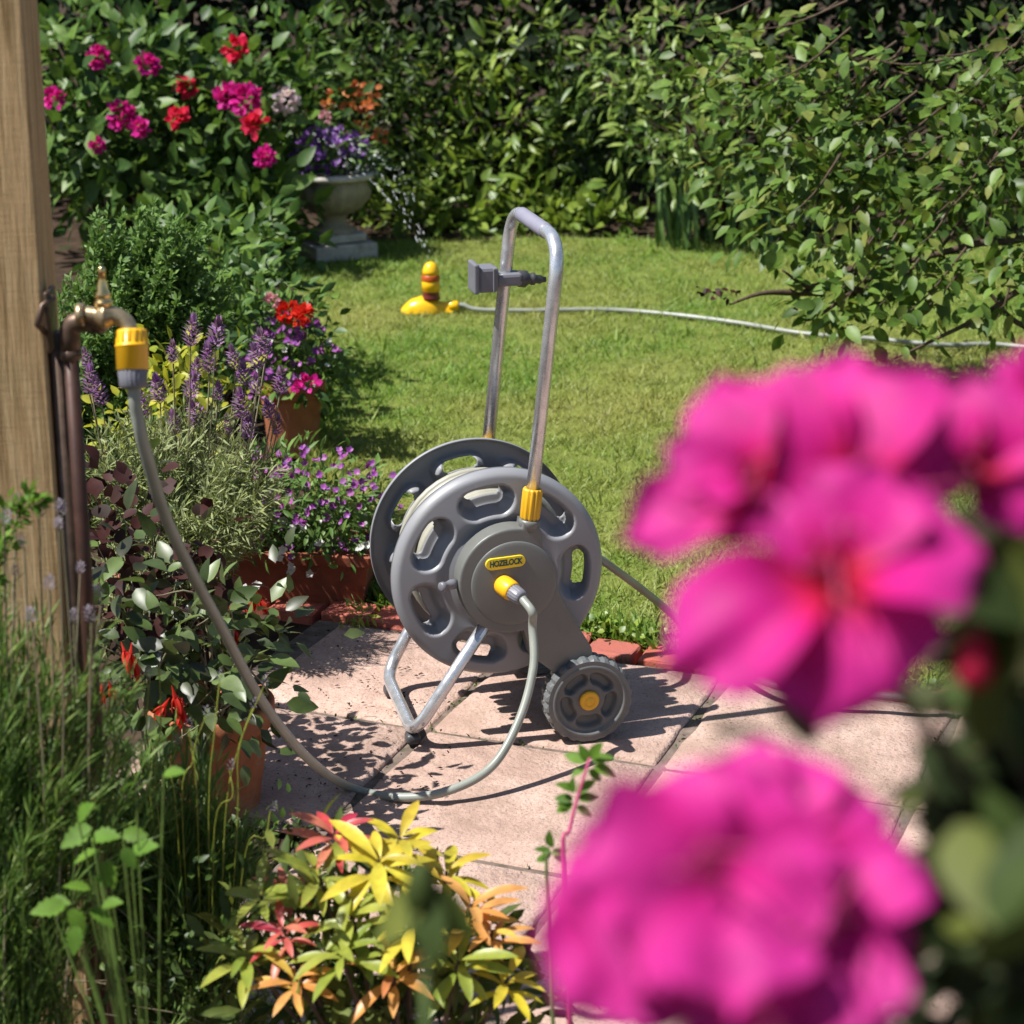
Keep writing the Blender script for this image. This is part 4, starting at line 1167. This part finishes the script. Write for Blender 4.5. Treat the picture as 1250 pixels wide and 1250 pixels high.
bush('broad_leaved_shrub', 'shrub with sprays of bright lime green leaves behind the cart handle', 'shrub', (.10, 9.0, 0), [(depth_y(610, 150, 9.0), (.28, .2, .20), 300), (depth_y(630, 70, 9.1), (.35, .25, .16), 200), (depth_y(585, 215, 8.8), (.12, .12, .10), 110), (depth_y(660, 225, 8.85), (.10, .1, .10), 90)], 'lance', 'lf_bright', .095, 150, 13, .055, flat=.9)
bush('low_green_plant', 'low leafy plants with pale green leaves along the far lawn edge', 'plant', (.0, 8.75, 0), [(depth_y(560, 268, 8.7), (.20, .1, .09), 200), (depth_y(660, 262, 8.7), (.22, .1, .10), 220), (depth_y(740, 276, 8.65), (.14, .08, .06), 120), (depth_y(490, 275, 8.7), (.12, .1, .10), 120)], 'ovate', 'lf_bright', .07, 60, 5, .04, stem='stemgreen', r0=.003)
upb2 = np.array([.42, 8.95, 0])
upr = thing('upright_lily', 'dense upright dark green stems with narrow leaves right of the handle', 'plant', upb2)
stems = []
for x in np.arange(660, 775, 4.0):
    b = np.array([depth_y(x, 270, 8.95)[0] + rng.normal() * .03, 8.95 + rng.normal() * .08, 0]); e = b + [rng.normal() * .05, rng.normal() * .04, rng.uniform(.45, .85)]
    stems.append([b, (b + e) / 2 + rng.normal(size=3) * .01, e])
needle_plant(upr, upb2, stems, 'lf_hedge', .065, 30, tpl='lance_lo', upd=.4)
bush('variegated_shrub', 'shrub with pale cream edged leaves left of the overhanging tree', 'shrub', (.85, 8.4, 0), [(depth_y(820, 140, 8.4), (.22, .2, .20), 360), (depth_y(790, 65, 8.5), (.30, .2, .14), 220), (depth_y(870, 195, 8.3), (.16, .18, .12), 190), (depth_y(905, 90, 8.4), (.2, .2, .14), 120)], 'lance', 'lf_var', .068, 160, 14, .048, flat=.8)
irb = np.array([.82, 8.3, 0])
iri = thing('iris_clump', 'clump of upright sword leaves at the far lawn edge', 'iris', irb)
k = 60
px_ = np.concatenate([rng.normal(825, 16, 26), rng.normal(890, 30, 34)])
P = np.array([[depth_y(x, 285, 8.35)[0], 8.35 + rng.normal() * .07, 0] for x in px_])
a = rng.normal(size=k)
place_leaves(iri, irb, 'sword', 'lf_strap', P, np.stack([a * .18, rng.normal(size=k) * .15 - .05, np.ones(k)], 1), np.stack([a * .3, -np.ones(k), rng.normal(size=k) * .2 + .3], 1), rng.uniform(.22, .42, k))
bush('border_foliage', 'dark leafy plants in shade under the tree at the back', 'plant', (1.3, 8.6, 0), [(depth_y(960, 230, 8.6), (.35, .2, .2), 260), (depth_y(1120, 250, 8.6), (.5, .2, .22), 260), (depth_y(930, 285, 8.45), (.16, .1, .07), 120), (depth_y(1230, 200, 8.6), (.4, .2, .3), 300)], 'ovate', 'lf_hedge', .075, 40, 6, .06)

# ================================================================== OVERHANGING TREE ON THE RIGHT
tb2 = np.array([1.95, 5.9, 0])
tree = thing('overhanging_tree', 'small tree with glossy green leaves hanging over the lawn from the right', 'tree', tb2)
blobs = []
for (px, py, Y, rx, ry, rz, n) in (
    (1120, 150, 6.0, .34, .35, .22, 720), (980, 150, 6.1, .26, .28, .20, 520), (1210, 240, 5.8, .26, .3, .22, 520), (1060, 260, 5.8, .28, .28, .18, 560), (1180, 90, 6.2, .5, .4, .22, 600), (940, 80, 6.3, .34, .3, .2, 420),
    (960, 235, 6.0, .15, .2, .14, 200), (1020, 335, 5.7, .13, .16, .09, 150), (1130, 330, 5.65, .20, .2, .12, 260), (1050, 390, 5.55, .09, .1, .07, 90), (1085, 415, 5.5, .06, .07, .045, 42), (1240, 345, 5.6, .14, .18, .12, 130), (905, 180, 6.3, .12, .2, .13, 130), (1300, 160, 5.8, .3, .4, .4, 300), (1010, 365, 5.6, .07, .08, .05, 40), (1210, 30, 6.0, .6, .5, .2, 300)):
    blobs.append((depth_y(px, py, Y), (rx, ry, rz), n))
blobs = [(c_, r_, int(n_ * .62)) for c_, r_, n_ in blobs]
P, D, N, S, tips = blob_leaves(blobs, .054, 20, .048, .1, .8, .25)
D = norm(D + [-.1, 0, -.35])
foliage(tree, tb2, 'ovate', 'ovate_lo', 'lf_tree', P, D, N, S, 290)
top = np.array([1.9, 5.9, 1.45])
part('trunk', tube(catmull([tb2, tb2 + [.03, .02, .6], top, top + [-.1, .1, .6]], 6), [.055, .045, .035, .02], 12), M['bark'], tree, tb2)
lims = []
for pts in ([(1330, 330, 5.7), (1250, 352, 5.6), (1200, 385, 5.55), (1140, 415, 5.5), (1092, 438, 5.45)], [(1340, 420, 5.7), (1250, 398, 5.6), (1215, 366, 5.6), (1190, 330, 5.6)], [(1300, 260, 5.8), (1180, 300, 5.7), (1080, 330, 5.7), (1000, 385, 5.6), (975, 390, 5.6)], [(1060, 355, 5.7), (980, 357, 5.65), (930, 358, 5.6), (890, 372, 5.6)], [(1040, 330, 5.7), (990, 350, 5.65), (955, 330, 5.6)], [(1280, 180, 5.9), (1130, 190, 6.0), (1000, 170, 6.1), (900, 160, 6.2)], [(1280, 120, 6.0), (1100, 90, 6.1), (960, 70, 6.2)]):
    c_ = [depth_y(*q_) for q_ in pts]
    if pts[0][0] > 1200: c_ = [top - [0, 0, .3 if pts[0][1] > 250 else 0]] + c_
    lims.append(tube(catmull(c_, 6), [.016, .010, .006, .0025], 7))
for t_ in tips[rng.choice(len(tips), 90, replace=False)]:
    b = t_ + norm(top - t_) * rng.uniform(.12, .3) + rng.normal(size=3) * .04
    lims.append(tube(catmull([b, (b + t_) / 2 + [0, 0, -.02], t_], 3), [.004, .001], 4, False))
part('branches', join(*lims), M['bark'], tree, tb2)
# sprig of small dry leaves at the end of a twig
P = np.array([depth_y(rng.uniform(845, 905), 358 + rng.normal() * 4, 5.6) for _ in range(26)])
V, F, q = scatter('ovate_lo', P, norm(rng.normal(size=(26, 3))), norm(rng.normal(size=(26, 3)) + [0, -1, 1]), .022)
part('dry_sprig', (V, F), M['lf_dark'], tree, tb2, False, rnd=q, kind='stuff')

# ================================================================== NEAR LEFT BED
# purple-leaved plant
bush('purple_heuchera', 'dark purple leaved plant between post and curving hose', 'plant', (-.62, 3.55, 0), [(depth_y(140, 670, 3.6), (.10, .12, .06), 110), (depth_y(200, 725, 3.6), (.12, .12, .06), 130), (depth_y(125, 615, 3.7), (.04, .05, .06), 40), (depth_y(160, 760, 3.6), (.14, .1, .08), 120)], 'round', 'lf_dark', .034, 60, 5, .05, stem='stemgrey', r0=.003)
# fuchsia in its pot
fpb = G(262, 985); fpb[2] = .012
fpb = np.array([G(262, 985)[0], G(262, 985)[1], .0])
fpot = part('terracotta_pot', lathe(pot_profile(.108, .20), 48), M['terracotta'], None); fpot.location = fpb
tag(fpot, 'terracotta pot at the left edge of the paving below the red fuchsia', 'pot')
fub = fpb + [0, 0, .18]
fu = bush('fuchsia', 'potted fuchsia with grey green leaves and hanging red flowers', 'fuchsia', fub,
          [(depth_y(180, 800, 3.35), (.16, .14, .12), 150), (depth_y(250, 790, 3.4), (.11, .12, .11), 120), (depth_y(150, 700, 3.35), (.12, .12, .10), 50), (depth_y(240, 860, 3.3), (.12, .12, .07), 90), (depth_y(320, 780, 3.5), (.05, .06, .05), 40)], 'ovate', 'lf_fuchsia', .045, 230, 5, .045, stem='stemgrey', r0=.004, flat=.8)
def fuchsia_mesh():
    k = 'fuchsia'
    if k not in MESHCACHE:
        P, D, N, S = [], [], [], []
        for i in range(4):
            a = i * 1.571; P.append((0, 0, -.15)); D.append((math.cos(a) * .8, math.sin(a) * .8, -1)); N.append((math.cos(a), math.sin(a), .5)); S.append(.75)
        for i in range(5):
            a = i * 1.257 + .4; P.append((0, 0, -.2)); D.append((math.cos(a) * .28, math.sin(a) * .28, -1)); N.append((math.cos(a), math.sin(a), .2)); S.append(.95)
        V, F, q = scatter('lance', np.array(P, float), np.array(D, float), np.array(N, float), np.array(S))
        V2, F2 = tube([(0, 0, .30), (0, 0, .1), (0, 0, -.2)], [.012, .04, .10], 6)
        V = np.concatenate([V, V2]); Fl = [tuple(f) for f in F] + [tuple(i + len(q) for i in f) for f in F2]
        MESHCACHE[k] = mkmesh('fuchsia_flower', V, Fl, M['pt_scarlet'], False, rnd=np.concatenate([q, np.full(len(V2), .3)]))
    return MESHCACHE[k]
for (x, y, Y, s) in ((160, 792, 3.18, .034), (150, 790, 3.2, .030), (166, 806, 3.18, .032), (212, 845, 3.15, .040), (203, 858, 3.15, .036), (222, 860, 3.16, .036), (308, 722, 3.75, .034), (316, 728, 3.72, .034), (300, 732, 3.75, .03), (124, 840, 3.1, .028), (134, 836, 3.1, .026), (286, 766, 3.5, .03)):
    Fm = frame(norm(np.array([rng.normal() * .25, rng.normal() * .2, 1])))
    link('flower', fuchsia_mesh(), fu, mat4=mat4(Fm[0], Fm[1], Fm[2], s, depth_y(x, y, Y) - fub))
small_flowers(fu, fub, [depth_y(301, 828, 3.3), depth_y(291, 855, 3.25), depth_y(303, 830, 3.3), depth_y(312, 715, 3.7), depth_y(298, 720, 3.7), depth_y(230, 745, 3.5)], 'pt_white', .011, 'white_blossom')
# tall lavender with dry buds against the post
tlb = np.array([-.66, 2.40, 0])
tl = thing('tall_lavender', 'tall lavender with thin stems and grey buds in front of the post', 'lavender', tlb)
stems = []
for cpx, cpy, rx, n_ in ((60, 900, .13, 90), (20, 830, .09, 60), (110, 960, .12, 70), (30, 1000, .16, 80), (15, 760, .05, 26), (100, 820, .06, 30)):
    stems += fan_stems(tlb, depth_y(cpx, cpy, 2.42), [rx, rx * .8, rx * 1.1], n_)
needle_plant(tl, tlb, stems[::2] + stems[1::5], 'lf_grassy', .036, 62, upd=2.0, tpl='thin')
me_bud = spikes_mesh('bud', 'bud_grey', 26, False)
vf = []
for i, (x, y) in enumerate(((72, 645), (75, 630), (30, 668), (18, 705), (48, 632), (98, 700), (112, 760), (60, 720), (5, 640), (90, 760), (124, 730), (40, 760), (20, 620))):
    p_ = depth_y(x, y, 2.42 + rng.normal() * .05)
    Fm = frame(norm(np.array([rng.normal() * .2, rng.normal() * .2, 1])))
    link('bud', me_bud, tl, mat4=mat4(Fm[0], Fm[1], Fm[2], rng.uniform(.016, .026), p_ - tlb))
    b = tlb + [(p_ - tlb)[0] * .7, rng.normal() * .04, .3]
    vf.append(tube(catmull([b, b + (p_ - b) * [.6, .6, .55] + rng.normal(size=3) * .008, p_], 5), .0013, 4, False))
part('bud_stems', join(*vf), M['stemgrey'], tl, tlb)
# spurge-like sprig against the post
sgb = np.array([-.62, 2.36, 0])
sg = thing('green_sprig', 'bright green leafy sprig rising against the timber post', 'plant', sgb)
stems = [[sgb, depth_y(-5, 760, 2.4), depth_y(8, 680, 2.42), depth_y(18, 640, 2.42)], [sgb, depth_y(0, 700, 2.42), depth_y(25, 620, 2.43), depth_y(38, 596, 2.43)], [depth_y(18, 640, 2.42), depth_y(35, 615, 2.42), depth_y(50, 612, 2.42)], [sgb, depth_y(-20, 800, 2.4), depth_y(-4, 700, 2.4), depth_y(0, 655, 2.4)]]
needle_plant(sg, sgb, stems, 'lf_young', .017, 60, tpl='small', upd=.5)
# second grassy lavender nearer the pot, with tall bare flower stems
slb = np.array([-.46, 2.72, 0])
sl = thing('grassy_lavender', 'grassy lavender with slender bare stems in front of the terracotta pot', 'lavender', slb)
stems = []
for cpx, cpy, rx, n_ in ((220, 1010, .10, 90), (150, 960, .10, 60), (280, 1040, .07, 50), (200, 1080, .16, 90), (120, 1060, .12, 60), (230, 930, .06, 26)):
    stems += fan_stems(slb, depth_y(cpx, cpy, 2.75), [rx, rx * .8, rx * .9], n_)
needle_plant(sl, slb, stems[::2] + stems[1::4], 'lf_grassy', .036, 62, upd=2.0, tpl='thin')
vf = []
me_b2 = spikes_mesh('bud2', 'bud_grey', 14, False)
for (x, y, bx_, by_) in ((322, 838, 290, 1000), (268, 832, 255, 985), (308, 865, 275, 1000), (251, 875, 240, 970), (182, 830, 182, 960), (194, 810, 190, 960), (216, 910, 214, 980), (230, 890, 222, 980), (120, 830, 130, 960), (60, 870, 100, 980), (330, 990, 300, 1040), (280, 940, 262, 1010)):
    p_ = depth_y(x, y, 2.64); b = depth_y(bx_, by_, 2.64)
    vf.append(tube(catmull([slb + [(b - slb)[0] * .6, 0, .05], b, b + (p_ - b) * .55 + rng.normal(size=3) * .010, p_], 5), .0009, 4, False))
    Fm = frame(norm(p_ - b)); link('bud', me_b2, sl, mat4=mat4(Fm[0], Fm[1], Fm[2], .018, p_ - slb))
part('bud_stems', join(*vf), M['lf_yg'], sl, slb)
# low dark ground cover at the bottom left
bush('ground_cover', 'low small leaved dark ground cover at the bottom left corner', 'plant', (-.4, 2.7, 0), [(depth_y(230, 1120, 2.75), (.20, .16, .08), 700), (depth_y(60, 1120, 2.6), (.22, .16, .12), 600), (depth_y(330, 1060, 2.9), (.08, .08, .07), 160), (depth_y(180, 1200, 2.6), (.3, .15, .08), 400)], 'ovate', 'lf_hedge', .017, 0, 7, .02, stem='stemgrey', r0=.002)
# pale green toothed leaves of a young plant
ygb = np.array([-.40, 2.12, 0])
yg = thing('toothed_leaf_plant', 'young plant with large pale green toothed leaves at the lower left', 'plant', ygb)
LV = [(112, 1010, -150, .060), (95, 1000, 60, .050), (112, 1022, 20, .055), (150, 1018, 10, .045), (120, 1038, 200, .045), (150, 1035, -60, .040), (130, 1050, -80, .050), (160, 1040, 35, .055), (110, 1085, 150, .045), (115, 1070, -20, .040), (80, 1105, 180, .058), (85, 1110, -60, .050), (110, 1110, -30, .050), (125, 1105, 30, .040), (200, 945, 25, .04), (165, 955, 200, .03), (95, 1130, -100, .05), (60, 1100, 10, .04)]
P = np.array([depth_y(x, y, 2.15 + rng.normal() * .02) for x, y, a, s in LV])
D = np.array([(math.cos(R(a)), -.35, math.sin(R(a)) * .8) for x, y, a, s in LV]); N = norm(rng.normal(size=(len(LV), 3)) * .3 + [-.3, -.5, .9])
place_leaves(yg, ygb, 'serr', 'lf_young', P, D, N, np.array([s * .66 for *_, s in LV]))
part('stems', join(*[tube(catmull([ygb, ygb + (p_ - ygb) * [.5, .5, .65], p_], 4), .0011, 5, False) for p_ in P]), M['lf_grassy'], yg, ygb)

# ================================================================== PIERIS IN FRONT
pb = np.array([-.13, 2.42, 0])
pie = thing('pieris_shrub', 'low shrub with whorls of yellow, orange and red young leaves in front of the paving', 'shrub', pb)
ROS = [(408, 1003, 2.50, 'lf_red', 9, .060), (462, 1035, 2.44, 'lf_yellow', 12, .075), (488, 1008, 2.50, 'lf_yellow', 8, .058), (318, 1080, 2.46, 'lf_yg', 9, .062), (575, 1090, 2.44, 'lf_orange', 11, .062), (545, 1050, 2.5, 'lf_yellow', 9, .058), (430, 1105, 2.40, 'lf_yg', 9, .060), (345, 1120, 2.40, 'lf_red', 8, .048), (390, 1055, 2.46, 'lf_yg', 9, .066), (500, 1110, 2.38, 'lf_yellow', 9, .062), (600, 1125, 2.42, 'lf_orange', 8, .055), (415, 1145, 2.36, 'lf_yg', 9, .06), (480, 1170, 2.36, 'lf_orange', 9, .06), (300, 1150, 2.4, 'lf_yg', 8, .06), (560, 1160, 2.38, 'lf_yg', 9, .06), (360, 1180, 2.36, 'lf_orange', 9, .06), (620, 1180, 2.38, 'lf_yellow', 8, .055), (350, 1070, 2.5, 'lf_red', 6, .045)]
vf = []
for (x, y, Y, mt, nl, s) in ROS:
    c_ = depth_y(x, y + 14, Y)
    ax = norm(np.array([rng.normal() * .18 - .05, -.25 + rng.normal() * .1, 1.0])); Fm = frame(ax)
    P, D, N, S = [], [], [], []
    for k in range(nl + 3):
        a = k * 2.4 + rng.normal() * .15; el = rng.uniform(.05, .75) if k > 2 else rng.uniform(.45, 1.0)
        d = math.cos(a) * Fm[0] + math.sin(a) * Fm[1] + ax * el
        P.append(c_ - ax * .004 * k * .6); D.append(d); N.append(ax * 1.1 - norm(d) * .3); S.append(s * 1.05 * rng.uniform(.7, 1.15))
    place_leaves(pie, pb, 'pieris', mt, *map(np.array, (P, D, N, S)))
    vf.append(tube(catmull([pb, pb + (c_ - pb) * [.6, .6, .45] + [0, 0, .05], c_], 5), [.005, .0022], 6, False))
part('branches', join(*vf), M['bark'], pie, pb)
n = 900
P, D, N, S, tips = blob_leaves([(depth_y(450, 1155, 2.50), (.18, .10, .08), 380), (depth_y(450, 1230, 2.5), (.24, .12, .10), 400)], .05, 6, .03)
V, F, q = scatter('lance_lo', P, D, N, S); part('foliage', (V, F), M['lf_rhodo'], pie, pb, False, rnd=q, kind='stuff')
# young shoot with a pink stem
shb2 = np.array([.085, 2.15, 0])
sh = thing('young_shoot', 'slender pink stemmed shoot with small green leaves before the wheel', 'plant', shb2)
s_top = depth_y(720, 925, 2.15); s_mid = depth_y(696, 1010, 2.13); s_low = depth_y(688, 1085, 2.12)
part('stem', tube(catmull([shb2, s_low, s_mid, s_top], 6), [.004, .0022, .0014], 7), M['stempink'], sh, shb2)
part('stem', tube(catmull([shb2 + [-.02, 0, 0], depth_y(668, 1100, 2.13), depth_y(673, 1040, 2.13)], 6), [.003, .0012], 7), M['stemgreen'], sh, shb2)
LV = [(722, 925, 70, .030), (722, 928, 15, .028), (720, 930, 120, .026), (716, 930, 165, .030), (724, 935, -15, .030), (718, 940, -40, .024), (714, 938, 200, .02), (702, 965, 150, .026), (704, 968, 40, .028), (700, 975, 180, .024), (706, 975, 10, .024), (700, 980, 210, .026), (704, 984, -30, .022), (698, 968, 90, .022), (696, 985, 160, .018), (673, 1035, 100, .026), (673, 1040, 160, .022), (673, 1042, 20, .020), (675, 1045, -30, .022), (672, 1046, 200, .022)]
P = np.array([depth_y(x, y, 2.15) for x, y, *_ in LV])
D = np.array([(math.cos(R(a)), rng.normal() * .3 - .1, math.sin(R(a))) for x, y, a, s in LV]); N = norm(rng.normal(size=(len(LV), 3)) * .25 + [-.3, -.6, .8])
place_leaves(sh, shb2, 'ovate', 'lf_young', P, D, N, np.array([s * .9 for *_, s in LV]))

# ================================================================== AZALEA IN THE FOREGROUND
AK = .97
def WA(px, py, d): return W(px, py, d * AK)
azb = np.array([.41, .92, 0])
az = thing('azalea', 'out of focus azalea with big magenta flowers close at the right', 'shrub', azb)
def petal_mesh(seed, w=.95, ruff=.06, throat=True):
    rg = np.random.default_rng(seed)
    nu, nv = 12, 11
    V, T, F = [], [], []
    ph = rg.random(3) * 6
    for i in range(nu):
        t = i / (nu - 1)
        hw = w * .5 * (.16 + .84 * math.sin(math.pi * min(1, t * .92) ** 1.15 * .80) ** .9) * (1 if t < .8 else math.sqrt(max(0.02, 1 - ((t - .8) / .205) ** 2)) * .55 + .45 * (1 - (t - .8) / .2 * .9))
        for j in range(nv):
            s = -1 + 2 * j / (nv - 1)
            x = hw * s
            edge_ = t ** 2
            z = .10 * math.sin(t * math.pi * .9) - .16 * t * t + .16 * hw * s * s * 2 * (1 - t) + ruff * edge_ * (math.sin(s * 5 + ph[0]) + .6 * math.sin(s * 8.5 + ph[1])) + ruff * .8 * abs(s) ** 2 * math.sin(t * 8 + ph[2])
            V.append((x, t * (1 - .07 * s * s), z)); T.append(t)
    for i in range(nu - 1):
        for j in range(nv - 1):
            a = i * nv + j; F.append((a, a + 1, a + nv + 1, a + nv))
    T = np.array(T) if throat else .5 + .5 * np.array(T)
    return mkmesh('petal', np.array(V), np.array(F), M['pt_azalea'], True, tt=T)
PET = [petal_mesh(i, .95 + .15 * (i % 3), .05 + .012 * (i % 4)) for i in range(7)]
PETM = [petal_mesh(i + 20, .98 + .15 * (i % 3), .06 + .012 * (i % 4), False) for i in range(7)]
def az_flower(cx, cy, d, petals, face=(-.32, -.85, .6)):
    """petals: (tip px, tip py, depth change, width)"""
    c_ = WA(cx, cy, d)
    fl = bpy.data.objects.new('flower', None); COL.objects.link(fl); fl.parent = az; fl.location = c_ - azb; fl.empty_display_size = .01
    for i, (tx_, ty_, dd, wd) in enumerate(petals):
        tip_ = WA(tx_, ty_, d + dd)
        dv = tip_ - c_; L_ = np.linalg.norm(dv)
        nv_ = norm(np.array(face) + rng.normal(size=3) * .18)
        X, Y, Z = frames(dv[None], nv_[None])
        m4 = mat4(X[0], Y[0], Z[0], L_, np.zeros(3)) @ Matrix.Diagonal((wd, 1, 1, 1))
        link('petal', (PET if cy < 900 else PETM)[(i * 3 + int(cx)) % 7], fl, mat4=m4)
    st = [tube(catmull([np.zeros(3), norm(np.array(face)) * .012 + rng.normal(size=3) * .003, norm(np.array(face)) * .028 + rng.normal(size=3) * .007], 3), .0006, 4) for _ in range(6)]
    part('stamens', join(*st), M['stempink'], fl)
    part('flower_stalk', tube(catmull([np.zeros(3), np.array([.012, .02, -.012]), np.array([.03, .05, -.05])], 4), .0016, 6), M['stemgreen'], fl)
DZ = .74
az_flower(1018, 705, DZ, [(812, 805, -.01, .80), (1000, 888, -.015, .95), (1095, 850, -.01, .9), (1198, 660, -.01, .95), (1075, 560, .0, .95), (950, 600, .0, .7)])
az_flower(1030, 625, DZ + .03, [(1030, 422, .01, 1.15), (860, 515, .0, 1.1), (880, 600, -.01, .7), (1155, 490, .01, 1.0), (950, 470, .015, .95)])
az_flower(925, 600, DZ + .025, [(755, 650, .0, .55), (812, 540, .0, .9), (875, 452, .01, .8), (850, 590, -.01, .7)])
az_flower(1185, 590, DZ + .045, [(1110, 500, .0, 1.0), (1180, 455, .0, 1.05), (1260, 480, .0, 1.0), (1290, 590, -.01, 1.1), (1230, 640, -.01, .8)])
az_flower(1270, 500, DZ + .06, [(1215, 440, .0, 1.0), (1290, 410, .0, 1.0), (1350, 500, 0, 1.0), (1250, 590, 0, 1.0)])
DB = .66
az_flower(880, 1075, DB, [(700, 1085, -.01, 1.1), (770, 965, .0, 1.05), (930, 930, .01, 1.05), (1030, 1060, -.01, 1.1), (900, 1230, -.03, 1.2), (780, 1200, -.02, 1.1)])
az_flower(960, 1040, DB + .03, [(850, 930, .01, .95), (960, 905, .01, .9), (1085, 985, .0, 1.05), (1100, 1120, -.01, 1.1), (1000, 1180, -.02, 1.0)])
az_flower(780, 1120, DB + .015, [(655, 1150, .0, 1.0), (690, 1040, .0, .95), (800, 980, .01, 1.0), (700, 1230, -.02, 1.0), (860, 1240, -.02, 1.1)])
az_flower(1040, 1130, DB + .01, [(1110, 1040, .0, .95), (1110, 1180, 0.0, 1.0), (1040, 1260, -.02, 1.1), (940, 1150, -.01, 1.0)])
az_flower(960, 1270, DB - .01, [(830, 1260, 0, 1.1), (900, 1180, 0, 1.0), (1040, 1190, 0, 1.0), (1100, 1300, 0, 1.0)])
# leaves and stems of the bush
LV = []
for _ in range(120):
    x = rng.uniform(1175, 1380); y = rng.uniform(640, 1300)
    if (x < 1165 and y < 950) or rng.random() < .6: continue
    LV.append((x, y, rng.uniform(.74, .98)))
for x, y, d in ((1185, 1062, .72), (1225, 1010, .74), (1235, 1120, .72), (1190, 1120, .76), (1240, 1060, .70), (1200, 760, .80), (1240, 720, .78), (1225, 880, .82), (925, 893, .76), (1100, 968, .82), (985, 882, .84), (1200, 860, .86)):
    LV.append((x, y, d))
P = np.array([WA(*q_) for q_ in LV]); k = len(P)
D = norm(rng.normal(size=(k, 3)) * .8 + [-.15, -.2, .0]); N = norm(rng.normal(size=(k, 3)) * .45 + [-.4, -.4, .9])
place_leaves(az, azb, 'ovate', 'lf_rhodo', P - D * .02, D, N, rng.uniform(.028, .048, k))
P2, D2, N2, S2, tips = blob_leaves([((.42, .97, .97), (.15, .12, .28), 900), ((.40, .95, .55), (.20, .18, .3), 300), ((.33, .90, 1.20), (.05, .06, .12), 160)], .045, 6, .03)
V, F, q = scatter('ovate_lo', P2, D2, N2, S2); P3, D3, N3, S3, _ = blob_leaves([(WA(1285, 800, .92), (.020, .05, .050), 200), (WA(1290, 930, .92), (.022, .05, .035), 160), (WA(1290, 690, .92), (.018, .04, .035), 120), (WA(1275, 1010, .90), (.022, .03, .02), 90), (WA(1260, 1090, .86), (.030, .03, .025), 160), (WA(1240, 1190, .84), (.035, .03, .025), 160)], .030, 6, .012)
V3, F3, q3 = scatter('ovate_lo', P3, D3, N3, S3)
V, F, q = np.concatenate([V, V3]), np.concatenate([F, F3 + len(V)]), np.concatenate([q, q3])
part('foliage', (V, F), M['lf_rhodark'], az, azb, False, rnd=q, kind='stuff')
vf = []
for e_ in (WA(1040, 760, .80), WA(1000, 1180, .72), WA(1200, 620, .82), WA(1230, 900, .84), WA(920, 1200, .70), WA(1270, 560, .84), WA(925, 900, .78)):
    vf.append(tube(catmull([azb, azb + [-.02, -.02, .6], azb + (e_ - azb) * [.6, .6, .85], e_], 6), [.010, .007, .004, .0022], 7))
part('branches', join(*vf), M['bark'], az, azb)
for x, y, d, s, mt in ((1190, 805, .80, .012, 'pt_red'), (515, 1085, 1.05, .014, 'lf_rhodo')):
    Fm = frame(norm(np.array([.1, -.3, 1])))
    VB, FB = lathe([(.05, -1), (.5, -.7), (.62, -.2), (.5, .4), (.25, .85), (.03, 1.05)], 14)
    if x < 600:
        bd_ = thing('rose_bud', 'blurred green bud on a stalk in front of the yellow leaves', 'bud', (WA(x, y, d)[0], WA(x, y, d)[1], 0))
        b0 = np.array(bd_.location); wv = WA(x, y, d)
        part('bud', xf((VB * s, FB), loc=wv), M[mt], bd_, b0); part('stalk', tube(catmull([b0, b0 + (wv - b0) * .5 + [.01, 0, 0], wv], 6), .0025, 6), M['stemgreen'], bd_, b0)
        P = np.tile(wv, (4, 1)); D = np.array([(.7, -.2, -.6), (-.6, -.2, -.7), (.2, -.6, -.8), (-.1, .3, -1)]); place_leaves(bd_, b0, 'ovate', 'lf_rhodo', P, D, np.tile([-.2, -.6, .6], (4, 1)), .035)
    else:
        part('flower_bud', xf((VB * s, FB), loc=WA(x, y, d)), M[mt], az, azb)
bpy.context.view_layer.update()
